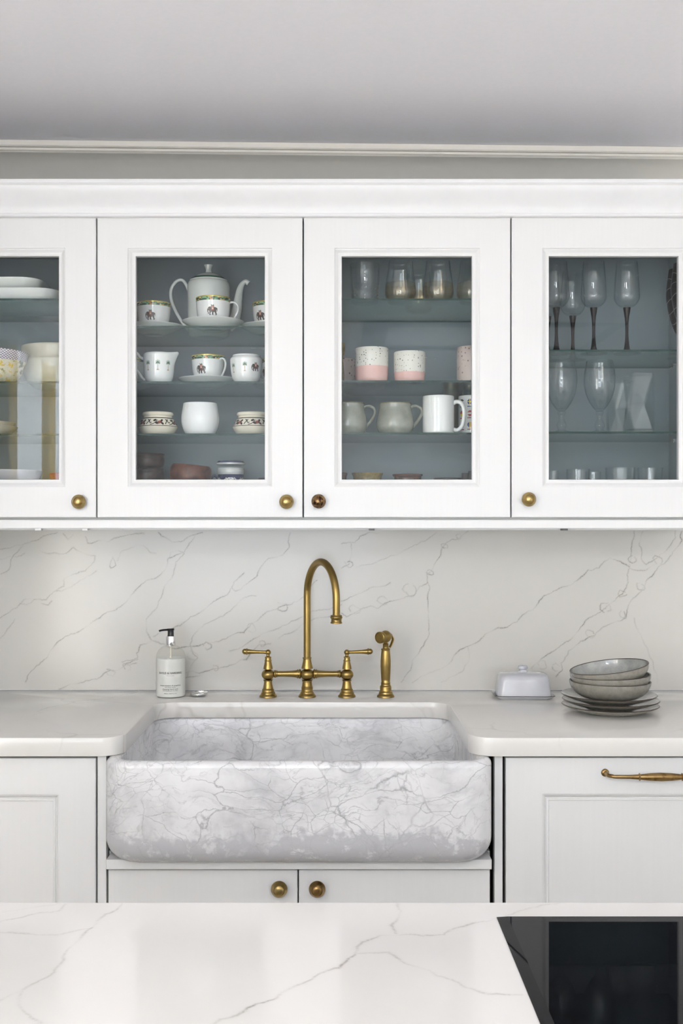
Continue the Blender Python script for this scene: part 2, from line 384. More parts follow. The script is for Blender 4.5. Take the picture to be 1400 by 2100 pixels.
def rotz(vf, a, about=(0, 0)):
    v, f = vf; c, s = math.cos(a), math.sin(a)
    return [(about[0]+(p[0]-about[0])*c-(p[1]-about[1])*s, about[1]+(p[0]-about[0])*s+(p[1]-about[1])*c, p[2]) for p in v], f
def tag(o, label=None, cat=None, group=None, kind=None):
    if label: o['label'] = label
    if cat: o['category'] = cat
    if group: o['group'] = group
    if kind: o['kind'] = kind
    return o
def thing(name, loc, label, cat, group=None, rz=0):
    o = bpy.data.objects.new(name, None); COL.objects.link(o); o.location = loc; o.rotation_euler = (0, 0, rz)
    o.empty_display_size = .05
    return tag(o, label, cat, group)
def struct(o): o['kind'] = 'structure'; return o
def copy_tree(o, loc=None, label=None, rz=None, parent=None):
    c = o.copy(); COL.objects.link(c)
    if parent: c.parent = parent
    for ch in list(o.children): copy_tree(ch, parent=c)
    if loc is not None: c.location = loc
    if rz is not None: c.rotation_euler = (0, 0, rz)
    if label: c['label'] = label
    return c
# decals that follow a lathed body
def rad_at(outer, z):
    for (r0, z0), (r1, z1) in zip(outer, outer[1:]):
        if min(z0, z1) <= z <= max(z0, z1) and abs(z1-z0) > 1e-7: return r0+(r1-r0)*(z-z0)/(z1-z0)
    return outer[-1][0] if z > outer[-1][1] else outer[0][0]
def decalg(outer, phi, zc, w, h, nx, ny, fn, lift=.0004):
    """grid of small curved cells; fn(u,v in -1..1)-> slot or None; phi=0 faces the viewer (-y)"""
    V, Fc, sl = [], [], []; cache = {}
    def vid(i, j):
        if (i, j) not in cache:
            u = (i/nx-.5)*w; z = zc+(.5-j/ny)*h; r = rad_at(outer, z)+lift; a = phi+u/max(r, .01)
            cache[(i, j)] = len(V); V.append((r*math.sin(a), -r*math.cos(a), z))
        return cache[(i, j)]
    for j in range(ny):
        for i in range(nx):
            s = fn((i+.5)/nx*2-1, (j+.5)/ny*2-1)
            if s is None: continue
            Fc.append((vid(i, j), vid(i, j+1), vid(i+1, j+1), vid(i+1, j))); sl.append(s)
    return V, Fc, sl
def bitmap(rows, key):
    ny = len(rows); nx = len(rows[0])
    def fn(u, v):
        ch = rows[min(ny-1, int((v+1)/2*ny))][min(nx-1, int((u+1)/2*nx))]; return key.get(ch)
    return fn, nx, ny
ELE = [".......GG..GG.......",
       "........GG.GG.......",
       "........BRRRB.......",
       ".......BRRRRRB......",
       "...BBBB.RCCCR.......",
       "..BBBBBBRRRRRBBBB...",
       ".BBBBBBBRCCCRBBBBBB.",
       ".BCBBBBBRCRCRBBBBBBB",
       "BBBBBBBBRCCCRBBBBBBB",
       "BBBBBBBBRRRRRBBBBBBB",
       "BB.BBBBBRRRRRBBBBB.B",
       "BB.BBBBBBBBBBBBBBB.B",
       "BB..BBBBBBBBBBBBBB.B",
       "BB..BBBBBBBBBBBBBB..",
       ".B..BBBB.BBBB.BBBB..",
       ".BB.BBB..BBB...BBB..",
       ".BB.BBB..BBB...BBB..",
       "..B.BB...BBB....BBB.",
       "....BBB..BBB....BBB.",
       "....BBB...BB....BB.."]
PALM = ["....G....",
        ".G..G..G.",
        "..G.G.G..",
        "GG.GGG.GG",
        "..GGGGG..",
        "GGGGGGGGG",
        ".GGGTGGG.",
        "GG.GTG.GG",
        ".G..T..G.",
        "....T....", "....T....", "....T....", "....T....", "....T....", "....T....", "....T....", "....T....", "....T....", "...TTT...", "..TTTTT.."]
KEY = {'B': 0, 'R': 1, 'G': 2, 'C': 3, 'T': 4}
PR = ['eleph', 'red', 'green', 'cream', 'trunk']
def motif(name, outer, phi, zc, h, rows, parent, loc=None):
    fn, nx, ny = bitmap(rows, KEY); w = h*nx/ny
    v, f, s = decalg(outer, phi, zc, w, h, nx, ny, fn)
    return link_mesh(name, v, f, PR, parent, slots=s, smooth=False, loc=loc)

# ---------------------------------------------------------------- large structure
CT = .927; CB = .887          # worktop top / underside
CS = -.0107                   # the old ceiling runs a little out of level
def ceil_z(x): return 2.372+CS*x
struct(box('floor', ROOM_L-.1, ROOM_R+.1, ROOM_B-.1, .12, -.05, 0, 'floor', bev=0))
struct(box('wall_back', ROOM_L-.1, ROOM_R+.1, .02, .12, 0, 2.5, 'wall', bev=0))
struct(box('wall_right', ROOM_R, ROOM_R+.1, ROOM_B-.1, .12, 0, 2.5, 'wallroom', bev=0))
# left wall and the wall behind the camera, with window openings left open; the rear one is added for fill
v, f = comb([boxg(ROOM_L-.1, ROOM_L, -2.42, .12, 0, 2.5, 0), boxg(ROOM_L-.1, ROOM_L, -5.95, -2.42, 2.21, 2.5, 0),
             boxg(ROOM_L-.1, ROOM_L, -5.95, -2.42, 0, .49, 0), boxg(ROOM_L-.1, ROOM_L, ROOM_B-.1, -5.95, 0, 2.5, 0)])
struct(link_mesh('wall_left', v, f, 'wallroom', smooth=False))
v, f = comb([boxg(ROOM_L-.1, -1.5, ROOM_B-.1, ROOM_B, 0, 2.5, 0), boxg(-1.5, .4, ROOM_B-.1, ROOM_B, 1.72, 2.5, 0),
             boxg(-1.5, .4, ROOM_B-.1, ROOM_B, 0, .18, 0), boxg(.4, ROOM_R+.1, ROOM_B-.1, ROOM_B, 0, 2.5, 0)])
struct(link_mesh('wall_front', v, f, 'wallroom', smooth=False))
V = []
for x in (ROOM_L-.1, ROOM_R+.1):
    for y in (ROOM_B-.1, .12):
        for dz in (0, .1): V.append((x, y, ceil_z(x)+dz))
struct(link_mesh('ceiling', V, [(0, 2, 6, 4), (1, 5, 7, 3), (0, 1, 3, 2), (4, 6, 7, 5), (0, 4, 5, 1), (2, 3, 7, 6)], 'ceiling', smooth=False))
# unseen tall unit, added out of frame to shade the left end
struct(box('added_tall_unit', ROOM_L, -1.08, -.66, .02, 0, 2.2, 'paint', bev=.001))
# cornice
c0 = 2.372
pr = [(.02, c0-.001), (-.150, c0-.001), (-.150, c0-.014), (-.146, c0-.017), (-.138, c0-.017), (-.136, c0-.022), (-.130, c0-.024)]
for k in range(11):
    a = k/10*PI/2; pr.append((-.014-.114*(1-math.sin(a)), c0-.026-.170*(1-math.cos(a))))
pr += [(-.014, c0-.215), (.02, c0-.215)]
struct(prism('trim_1', pr, ROOM_L, ROOM_R, 'cornice', zs=CS))
def window(name, y0, y1, z0, z1, cross):
    x = ROOM_L+.035; parts = [sweep_frame(y0, y1, z0, z1, [(0, 0), (0, .05), (.05, .05), (.05, 0)])]
    for c in cross: parts.append(boxg(c-.018, c+.018, .005, .045, z0, z1, 0))
    zz = z0+(z1-z0)*.58; parts.append(boxg(y0, y1, .005, .045, zz-.018, zz+.018, 0))
    v, f = comb(parts); v = [(x+p[1]-.005, p[0], p[2]) for p in v]
    struct(link_mesh(name, v, f, 'trimpaint', smooth=False))
window('window_1', -5.9, -4.0, .49, 2.21, (-5.25, -4.62))
window('window_2', -3.85, -2.45, .49, 2.21, (-3.15,))
parts = [sweep_frame(-1.5, .4, .18, 1.72, [(0, 0), (0, .05), (.05, .05), (.05, 0)])]
for c in (-.87, -.23): parts.append(boxg(c-.03, c+.03, .005, .045, .18, 1.72, 0))
v, f = comb(parts); v = [(p[0], ROOM_B+.035+p[1]-.005, p[2]) for p in v]; struct(link_mesh('rear_fill_frame', v, f, 'trimpaint', smooth=False))  # unseen window frame added around the rear fill light
# curtain over the nearer left window (seen mirrored in the left cabinet door)
V, Fc = [], []; n = 120
for i in range(n+1):
    t = i/n; y = -2.30-1.5*t; x = ROOM_L+.12+.012*math.sin(t*PI*22)
    for dx in (0, .003):
        V += [(x+dx, y, .12), (x+dx, y, 2.18)]
for i in range(n):
    a, b = i*4, i*4+4
    Fc += [(a, a+1, b+1, b), (a+2, b+2, b+3, a+3)]
tag(link_mesh('striped_curtain', V, Fc, 'curtain'), 'gold and white striped curtain, mirrored in the leftmost glass door', 'curtain')

# ---------------------------------------------------------------- wall cabinets
YF = -.35; YB = YF+.022; CZ0 = Z(1061, YF); CZ1 = Z(446, YF); FLOOR = CZ0+.018
GAPS = [198.0, 621.5, 1047.5]
pitch = 424.75
edges = [GAPS[0]-pitch]+GAPS+[GAPS[2]+pitch]
EX = [X(e, YF) for e in edges]
DOORP = [(0, YB), (0, YF+.0012), (.0012, YF), (.0738, YF), (.0742, YF+.0028), (.0770, YF+.0036), (.0800, YF+.0055), (.0830, YF+.0078), (.0872, YF+.0088), (.0895, YF+.0084), (.0910, YF+.0084), (.0918, YF+.011), (.0918, YB)]
def knob(name, x, z, y, r, mat, parent):
    pr = [(0, .030), (r*.30, .0295), (r*.52, .0278), (r*.60, .0262), (r*.635, .0270), (r*.68, .0262), (r*.72, .0240), (r*.90, .0205), (r*.985, .0165), (r, .0145), (r*.97, .0125), (r*.75, .0105), (r*.45, .009), (r*.36, .006), (r*.40, .0022), (r*.52, .0012), (r*.52, 0), (0, 0)]
    V, Fc, _ = latheg(pr[::-1], 48); V = [(p[0], -p[2], p[1]) for p in V]
    return link_mesh(name, V, Fc, mat, parent, loc=(x, y, z), angle=50)
knobinfo = [(160, 1029, 'brass_knob', 'aged brass knob with concentric rings'), (587, 1029, 'brass_knob', 'paler polished brass knob'), (653, 1028, 'brass_dark', 'darker tarnished bronze knob'), (1085, 1024, 'brass_knob', 'aged brass knob, leftmost corner of its door')]
SHELVES = [(612, 782, 889.5), (668, 782, 889), (612, 780, 887), (717, 885)]
YS = -.312
labs = ['leftmost white wall cabinet, its glass mirroring a striped curtain', 'white glazed wall cabinet holding the teapot and elephant cups', 'white glazed wall cabinet holding pink dipped cups and mugs', 'rightmost white wall cabinet holding the wine glasses']
SZ = []
for i in range(4):
    x0, x1 = EX[i]+.0004, EX[i+1]-.0004; cx = (x0+x1)/2
    t = thing('wall_cabinet', (cx, 0, CZ0), labs[i], 'cabinet', 'glazed wall cabinets above the worktop')
    L = lambda o: setattr(o, 'location', (-cx, 0, -CZ0))
    for nm, bx in (('side_panel', (x0, x0+.016, YB+.003, .0, CZ0, CZ1)), ('side_panel', (x1-.016, x1, YB+.003, .0, CZ0, CZ1)),
                   ('bottom_panel', (x0+.0165, x1-.0165, YB+.003, -.0005, CZ0+.001, FLOOR)), ('top_panel', (x0+.0165, x1-.0165, YB+.003, -.0005, CZ1-.019, CZ1-.001)),
                   ('back_panel', (x0+.0165, x1-.0165, -.016, -.001, FLOOR+.0005, CZ1-.0195))):
        L(box(nm, *bx, 'inside', t, .0004))
    zz = []
    for py in SHELVES[i]:
        z = Z(py, YS); zz.append(z)
        v, f = boxg(x0+.017, x1-.017, YS, -.0165, z-.005, z, 0)
        sl = []
        for q in f:
            ny = [v[k] for k in q]; zs = {round(p[2], 5) for p in ny}; sl.append(0 if len(zs) == 1 else 1)
        L(link_mesh('glass_shelf', v, f, ['shelf', 'shelfedge'], t, slots=sl, smooth=False))
        for sx in (x0+.0195, x1-.0195):
            for sy in (-.27, -.07): L(lathe_pin := link_mesh('shelf_pin', *comb([boxg(sx-.003, sx+.003, sy-.004, sy+.004, z-.010, z-.0052, .0005)]), 'chrome', t, smooth=False))
    SZ.append(zz)
    dx0, dx1 = EX[i]+.0017, EX[i+1]-.0017
    v, f = sweep_frame(dx0, dx1, CZ0, CZ1, DOORP)
    d = link_mesh('door', v, f, 'paint', t, angle=12); L(d)
    box('glass_pane', dx0+.0905, dx1-.0905, YF+.0125, YF+.0165, CZ0+.0905, CZ1-.0905, 'pane', d, 0)
    kx, ky, km, kl = knobinfo[i]
    k = knob('knob', X(kx, YF-.02), Z(ky, YF-.02), YF, .0175, km, d); k['label'] = kl
    hx = dx0+.012 if i in (0, 1) else dx1-.012
    for hz in (CZ0+.1, CZ1-.1):
        s = 1 if i in (0, 1) else -1
        L(box('hinge', min(hx, hx+s*.05), max(hx, hx+s*.05), YB+.001, YB+.012, hz-.02, hz+.02, 'chrome', t, .002))
# crown moulding on the cabinets
zt = Z(366.5, -.396); zb = Z(444.5, -.362)
h = zt-zb
pr = [(-.30, zt), (-.3955, zt), (-.3965, zt-.002), (-.3965, zt-.009), (-.394, zt-.012)]
for k in range(15):
    a = k/14; pr.append((-.392+.026*(a*a*(3-2*a)), zt-.014-(h-.026)*a))
pr += [(-.3645, zb+.0085), (-.366, zb+.006), (-.366, zb+.002), (-.364, zb), (-.30, zb)]
crown = tag(prism('crown_moulding', pr, EX[0], EX[4], 'trimpaint', angle=25), 'long white crown moulding along the top of the wall cabinets', 'moulding')
# light pelmet under the cabinets
pz1 = Z(1066, -.348); pz0 = Z(1084, -.348)
pe = thing('light_pelmet', ((EX[0]+EX[4])/2, -.33, pz0), 'long white pelmet strip under the wall cabinet doors', 'pelmet')
def LP(o): o.location = (-(EX[0]+EX[4])/2, .33, -pz0)
LP(box('pelmet_board', EX[0], EX[4], -.348, -.325, pz0, pz1, 'paint', pe, .0015))
LP(box('cover_strip', EX[0], EX[4], -.325, -.004, Z(1082, -.325)-.006, Z(1082, -.325)+.001, 'paint', pe, .0008))
for px, wd, mt in ((79, 12, 'trimpaint'), (175, 11, 'trimpaint'), (762, 11, 'slate'), (1157, 12, 'slate')):
    LP(box('clip', X(px-wd/2, -.34), X(px+wd/2, -.34), -.346, -.326, pz0-.0045, pz0-.0001, mt, pe, .0004))
# spacer between pelmet and cabinets
LP(box('spacer', EX[0], EX[4], -.3245, -.30, Z(1082, -.325)+.0012, CZ0-.0003, 'paint', pe, 0))

# ---------------------------------------------------------------- veined slabs
def wiggle(P, amp, rng):
    P = np.array(P, float)
    for it in range(3):
        Q = [P[0]]
        for a, b in zip(P, P[1:]):
            L_ = np.hypot(*(b-a)); n = np.array([-(b-a)[1], (b-a)[0]])/(L_+1e-9)
            Q.append((a+b)/2+n*rng.normal()*amp*L_); Q.append(b)
        P = np.array(Q)
    return P
def vein_field(gx, gy, veins, base_w, rng):
    """gx,gy vertex coordinates (m), veins [(pts in m, strength)]"""
    out = np.zeros(gx.shape)
    for P, st in veins:
        P = wiggle(P, .06, rng); tot = 0
        ph = rng.uniform(0, 10)
        for a, b in zip(P, P[1:]):
            d = b-a; L2 = d@d+1e-12; s = st*(.55+.45*math.sin(ph+tot*70)*math.sin(ph*1.7+tot*23)); s = max(s, .12*st)
            wd = base_w*(.75+.5*math.sin(ph*2+tot*45)**2); tot += math.sqrt(L2)
            m_ = 4*wd
            sel = (gx > min(a[0], b[0])-m_) & (gx < max(a[0], b[0])+m_) & (gy > min(a[1], b[1])-m_) & (gy < max(a[1], b[1])+m_)
            ii = np.nonzero(sel)
            if len(ii[0]) == 0: continue
            px, py = gx[ii]-a[0], gy[ii]-a[1]; t = np.clip((px*d[0]+py*d[1])/L2, 0, 1)
            dd = (px-t*d[0])**2+(py-t*d[1])**2
            out[ii] = np.maximum(out[ii], s*np.exp(-dd/wd**2)+.16*s*np.exp(-dd/(2.6*wd)**2))
    return np.clip(out, 0, 1)
def circ(cx, cy, r, sq=.75, n=9, rot=.5):
    q = [r*random.uniform(.7, 1.25) for _ in range(n)]; q0 = random.uniform(0, 6)
    return [(cx+q[k]*math.cos(q0+2*PI*k/n)*math.cos(rot)-q[k]*sq*math.sin(q0+2*PI*k/n)*math.sin(rot), cy+q[k]*math.cos(q0+2*PI*k/n)*math.sin(rot)+q[k]*sq*math.sin(q0+2*PI*k/n)*math.cos(rot)) for k in range(n)]
def slab(name, us, vs, mapf, veins, base_w, mat, parent, back):
    """grid face mapped by mapf(u,v); closed with a skirt to the back plane mapf(u,v,True)"""
    gx, gy = np.meshgrid(us, vs, indexing='ij'); rng = np.random.default_rng(5)
    a = vein_field(gx, gy, veins, base_w, rng)
    nu, nv = len(us), len(vs); n = nu*nv
    co = np.zeros((n+4, 3)); co[:n] = mapf(gx.ravel(), gy.ravel())
    idx = np.arange(n).reshape(nu, nv)
    q = np.stack([idx[:-1, :-1], idx[1:, :-1], idx[1:, 1:], idx[:-1, 1:]], -1).reshape(-1, 4)
    cc = np.array([(us[0], vs[0]), (us[-1], vs[0]), (us[-1], vs[-1]), (us[0], vs[-1])]); co[n:] = back(cc[:, 0], cc[:, 1])
    faces = [tuple(int(k) for k in r) for r in q]
    B = [n, n+1, n+2, n+3]
    faces.append((n+3, n+2, n+1, n))
    faces.append(tuple([B[0], B[1]]+[int(k) for k in idx[::-1, 0]])); faces.append(tuple([B[1], B[2]]+[int(k) for k in idx[-1, ::-1]]))
    faces.append(tuple([B[2], B[3]]+[int(k) for k in idx[:, -1]])); faces.append(tuple([B[3], B[0]]+[int(k) for k in idx[0, :]]))
    me = bpy.data.meshes.new(name); me.from_pydata(co.tolist(), [], faces); me.materials.append(M[mat])
    at = me.attributes.new('vein', 'FLOAT', 'POINT'); buf = np.zeros(n+4, 'f'); buf[:n] = a.ravel(); at.data.foreach_set('value', buf)
    o = bpy.data.objects.new(name, me); COL.objects.link(o)
    if parent: o.parent = parent
    return o
VL = [([(0,275),(35,258),(45,215),(100,150),(160,132),(235,105)],.7),([(0,172),(60,158),(115,145)],.4),([(0,215),(30,205),(70,205),(100,190)],.35),
 ([(165,178),(190,190),(260,192),(300,165),(335,185),(390,200),(385,225),(350,262),(300,275),(260,300),(262,325),(225,345),(190,380),(150,378),(100,378),(80,400),(40,430),(0,455)],.55),
 ([(395,262),(350,290),(270,335),(230,345)],.4),([(80,395),(110,400),(150,378)],.6),([(170,395),(200,400),(212,385)],.6),([(0,540),(30,500),(60,460)],.5),
 ([(350,120),(360,148),(420,135),(440,142),(480,125),(530,112),(590,108)],.75),([(480,220),(500,180),(560,155),(590,158),(615,185),(640,190)],.35),
 ([(450,240),(462,205),(475,240),(455,250),(450,240)],.7),([(650,105),(680,125),(740,142),(790,115),(830,105)],.9),([(260,110),(280,132),(300,112)],.5),
 ([(800,115),(775,150),(755,185),(690,210),(685,240),(655,280),(600,300),(560,335),(520,385),(440,430),(380,470),(300,520),(240,550),(215,580),(190,620),(130,670),(105,718)],.75),
 ([(755,190),(720,225),(705,290),(665,360),(645,410),(600,470),(600,510),(620,545)],.6),([(620,545),(650,555),(690,575),(740,577),(780,570)],.9),([(695,205),(700,185),(730,178),(750,185)],.6),
 ([(620,545),(575,565),(560,600),(565,625),(520,640),(490,665),(450,670),(420,690),(370,710),(330,720),(250,745),(180,760)],.8),([(560,620),(500,635),(520,650),(560,640)],.8),
 ([(1190,105),(1182,145),(1185,165),(1160,195),(1100,210),(1070,245),(1055,280),(1010,315),(965,345),(950,330),(960,305),(1000,270)],.7),
 ([(945,335),(905,370),(850,410),(780,450),(720,490),(670,510),(630,530)],.75),([(1050,365),(990,380),(945,425),(900,450),(830,490),(790,530),(780,570),(790,600),(810,620),(790,640),(765,700)],.6),
 ([(780,570),(850,555),(900,550),(950,525),(1000,515),(1030,480),(1070,450),(1130,420),(1190,400),(1240,370),(1270,330),(1300,300)],.8),
 ([(1400,400),(1330,420),(1240,450),(1180,480),(1100,510),(1040,540),(990,575),(940,590)],.6),([(1380,435),(1240,480),(1140,540)],.5),
 ([(640,720),(760,680),(870,665),(920,655),(1010,625),(1060,565),(1110,560)],.8),([(700,760),(760,700),(830,690)],.6)]
VL += [(circ(*c), s) for c, s in (((850,570,20),.8),((1030,495,22),.5),((1160,412,24),.8),((885,660,14),.7),((520,655,16),.7),((455,680,18),.6),((790,610,22),.4),((1075,560,14),.6))]
VR = [([(0,150),(55,145),(75,120),(110,105),(155,105)],.8),([(40,150),(42,200),(30,235),(0,250)],.6),([(390,105),(340,140),(260,175),(200,200),(120,235),(60,245)],.5),
 ([(520,98),(480,130),(430,145),(410,170),(405,200),(375,250),(350,275),(352,305),(362,330),(355,400),(360,520),(335,570),(290,630),(245,718)],.75),
 ([(352,310),(320,325),(300,360),(240,378),(190,390),(150,415),(120,405),(60,430),(20,450),(0,435)],.75),([(200,310),(120,330),(70,355),(0,385)],.6),
 ([(1180,245),(1140,222),(1100,208),(1075,225),(1055,250),(1010,258),(980,290),(940,320),(860,352),(810,385),(770,425),(720,470),(680,492),(640,495),(590,520),(555,555),(520,570),(480,590),(455,620)],.85),
 ([(520,570),(525,620),(500,670),(440,700),(410,718)],.3),([(455,620),(430,650),(340,690),(290,720)],.35),
 ([(1395,100),(1395,140),(1370,170),(1325,230),(1285,265),(1255,295),(1230,345),(1180,395),(1170,425),(1165,455),(1100,480),(1040,525),(980,550),(930,590),(900,640),(905,670),(880,695)],.8),
 ([(1368,98),(1370,125),(1330,180),(1290,210),(1250,235),(1230,215),(1220,150),(1235,100)],.7),
 ([(1200,98),(1190,150),(1185,200),(1180,245),(1175,310),(1155,350),(1130,370),(1090,405),(1050,435),(1000,465),(960,520),(930,550),(870,590),(810,635),(780,660)],.85),
 ([(1180,250),(1215,260),(1260,250),(1285,235)],.6),([(1200,455),(1230,530),(1255,580),(1262,610),(1290,680),(1295,718)],.4)]
VR += [(circ(*c), s) for c, s in (((480,120,14),.8),((422,158,12),.7),((362,268,16),.8),((280,342,28),.6),((168,382,26),.6),((50,420,26),.5),((1300,220,22),.6),((1150,355,18),.8),((1080,410,25),.7),((1020,518,18),.5),((820,645,20),.6),((1195,215,18),.8),((1225,325,18),.6),((1150,440,15),.6),((30,235,16),.8),((880,660,20),.5))]
veins = [([(X(p[0]/2, 0), Z(1040+p[1]/2, 0)) for p in P], s) for P, s in VL]+[([(X(700+p[0]/2, 0), Z(1040+p[1]/2, 0)) for p in P], s) for P, s in VR]
us = np.concatenate([np.arange(-1.08, 1.02, .0015), np.linspace(1.04, ROOM_R, 12)]); vs = np.arange(CT+.0002, pz0-.005, .0015); vs = np.append(vs, pz0-.0045)
sp = slab('splashback', us, vs, lambda u, v: np.stack([u, 0*u, v], -1), veins, .00115, 'splash', None, lambda u, v: np.stack([u, 0*u+.0195, v], -1))
tag(sp, 'white quartz splashback with grey veins behind the brass tap', 'splashback')

box('sealant_bead', -1.078, ROOM_R-.002, -.0016, -.0001, CT+.0002, CT+.0018, 'trimpaint', sp, 0)

# ---------------------------------------------------------------- worktop
WX0, WX1, WY = -1.078, ROOM_R, -.66
CX0, CX1, CY = -.452, .291, -.20
def arc(cx, cy, r, a0, a1, n=10): return [(cx+r*math.cos(a0+(a1-a0)*k/n), cy+r*math.sin(a0+(a1-a0)*k/n)) for k in range(n+1)]
r1, r2 = .052, .055
out = [(WX0, WY)]+arc(CX0-r1, WY+r1, r1, -PI/2, 0)+arc(CX0+r2, CY-r2, r2, PI, PI/2)+arc(CX1-r2, CY-r2, r2, PI/2, 0)+arc(CX1+r1, WY+r1, r1, PI, PI*1.5)+[(WX1, WY), (WX1, .0195), (WX0, .0195)]
bm = bmesh.new(); vb = [bm.verts.new((x, y, CB)) for x, y in out]; f_ = bm.faces.new(vb)
ex = bmesh.ops.extrude_face_region(bm, geom=[f_]); tv = [g for g in ex['geom'] if isinstance(g, bmesh.types.BMVert)]
for v_ in tv: v_.co.z = CT
te = [e for e in bm.edges if len(e.link_faces) == 2 and e.calc_face_angle(0) > .8 and abs(e.verts[0].co.z-e.verts[1].co.z) < 1e-5]
bmesh.ops.bevel(bm, geom=te, offset=.0018, segments=2, profile=.5, affect='EDGES')
bmesh.ops.recalc_face_normals(bm, faces=bm.faces)
me = bpy.data.meshes.new('worktop'); bm.to_mesh(me); bm.free(); me.materials.append(M['counter'])
me.polygons.foreach_set('use_smooth', [True]*len(me.polygons)); me.set_sharp_from_angle(angle=math.radians(30))
wt = bpy.data.objects.new('worktop', me); COL.objects.link(wt)
tag(wt, 'pale quartz worktop against the wall, cut out around the marble sink', 'worktop')

# ---------------------------------------------------------------- marble sink
def rr(x0, x1, y0, y1, r, n=8):
    r = max(r, .001)
    return arc(x1-r, y0+r, r, -PI/2, 0, n)+arc(x1-r, y1-r, r, 0, PI/2, n)+arc(x0+r, y1-r, r, PI/2, PI, n)+arc(x0+r, y0+r, r, PI, PI*1.5, n)
SX0, SX1, SY0, SY1, SZ0, SZ1 = X(217, -.662), X(1008, -.662), -.714, -.165, Z(1774, -.70), CB-.0006
loops = []
R = .062; rb = .050
for k in range(9):
    a = k/8*PI/2; i = rb*(1-math.sin(a)); loops.append((rr(SX0+i, SX1-i, SY0+i*.75, SY1-i, R-i*.6), SZ0+rb*(1-math.cos(a))))
for z in np.linspace(SZ0+.07, SZ1-.03, 4): loops.append((rr(SX0, SX1, SY0, SY1, R), z))
rt = .013
for k in range(6):
    a = k/5*PI/2; i = rt*(1-math.cos(a)); loops.append((rr(SX0+i, SX1-i, SY0+i, SY1-i, R-i), SZ1-rt+rt*math.sin(a)))
th = .030; ri = .006
for k in range(4):
    a = k/3*PI/2; i = th-ri+ri*math.sin(a); loops.append((rr(SX0+i, SX1-i, SY0+i-.004, SY1-i, R-i+.006), SZ1-ri+ri*math.cos(a)))
for z, e in ((.80, .001), (.73, .003), (.712, .010), (.702, .024), (.699, .045)): loops.append((rr(SX0+th+e, SX1-th-e, SY0+th+e, SY1-th-e, R-th+.006), z))
ox, oy = (SX0+SX1)/2, (SY0+SY1)/2
V, Fc = [], []; n = len(loops[0][0])
for lp, z in loops: V += [(x-ox, y-oy, z-SZ0) for x, y in lp]
for j in range(len(loops)-1):
    for k in range(n): k2 = (k+1) % n; Fc.append((j*n+k, j*n+k2, (j+1)*n+k2, (j+1)*n+k))
Fc += [tuple(range(n))[::-1], tuple(range((len(loops)-1)*n, len(loops)*n))]
sink = thing('farmhouse_sink', (ox, oy, SZ0), 'large carved white marble farmhouse sink with grey veining', 'sink')
link_mesh('basin', V, Fc, 'marble', sink, angle=50)
lathe('drain', [(0, .002), (.03, .002), (.042, .003), (.045, .0015), (.045, 0), (0, 0)], 'chrome', sink, loc=(0, 0, .6992-SZ0))

# ---------------------------------------------------------------- base cabinets
YD = -.64; BD = lambda px: X(px, YD)
def panel_door(name, x0, x1, z0, z1, parent, off, inset=.0777, y=YD, t=.020):
    P = [(0, y+t), (0, y+.0012), (.0012, y), (inset, y), (inset+.0006, y+.0030), (inset+.0035, y+.0036), (inset+.0062, y+.0058), (inset+.0085, y+.0088), (inset+.0105, y+.0092), (inset+.0109, y+.0068), (inset+.0150, y+.0068), (inset+.0165, y+.0110), (inset+.0165, y+t)]
    v, f = sweep_frame(x0, x1, z0, z1, P)
    d = link_mesh(name, v, f, 'paint', parent, angle=12); d.location = off
    box('door_panel', x0+inset+.0160, x1-inset-.0160, y+.0105, y+.0175, z0+inset+.0160, z1-inset-.0160, 'paint', d, 0)
    return d
z1 = Z(1555, YD)
t = thing('base_cabinet', (-.79, -.3, 0), 'white base cabinet with a panelled door, left of the marble sink', 'cabinet'); off = (.79, .3, 0)
for nm, bx in (('side_panel', (-1.077, -1.059, -.617, -.0, .10, .884)), ('side_panel', (BD(199), BD(199)+.004, -.617, 0, .10, .884)), ('base_panel', (-1.0585, BD(198.5), -.617, 0, .10, .118)),
               ('plinth', (-1.077, BD(200), -.58, -.56, 0, .0995)), ('top_rail', (-1.0585, BD(198.5), -.617, -.60, .862, .884))):
    box(nm, *bx, 'paint', t, .0005).location = off
d = panel_door('door', -1.075, BD(196), .105, z1, t, off)
# filler posts each side of the sink
for a, b_, s in ((199.5, 217.5, 'left'), (1014, 1030.5, 'right')):
    o = box('filler_post', BD(a), BD(b_), -.638, -.615, 0, .886, 'paint', bev=.0008)
    tag(o, 'narrow white vertical filler post on the %s side of the sink' % s, 'post', 'filler posts beside the sink')
# sink unit
t = thing('sink_cabinet', (ox, -.3, 0), 'white two-door cabinet under the marble sink', 'cabinet'); off = (-ox, .3, 0)
RZ1, RZ0 = SZ0-.0006, Z(1781, -.655)
box('support_rail', X(219, -.655), X(1007, -.655), -.662, -.60, RZ0, RZ1, 'paint', t, .0008).location = off
box('carcass_side', X(219, -.62)-.0, X(219, -.62)+.016, -.599, 0, .10, RZ1, 'paint', t, .0005).location = off
box('carcass_side', X(1007, -.62)-.016, X(1007, -.62), -.599, 0, .10, RZ1, 'paint', t, .0005).location = off
box('bearer', X(219, -.62)+.0165, X(1007, -.62)-.0165, -.599, -.02, RZ1-.03, RZ1, 'paint', t, .0005).location = off
box('plinth', X(219, -.62), X(1007, -.62), -.58, -.56, 0, .0995, 'paint', t, .0005).location = off
ys = -.642
zt_ = Z(1784, ys)
for a, b_, kx, km, kl in ((222, 609.8, 572, 'brass_knob', 'smooth aged brass knob'), (612.6, 1004, 650, 'brass_pull', 'slightly darker aged brass knob')):
    d = box('door', X(a, ys), X(b_, ys), ys, ys+.02, .105, zt_, 'paint', t, .0012); d.location = off
    k = knob('knob', X(kx, ys-.02), Z(1825.5, ys-.02), ys, .0180, km, d); k['label'] = kl
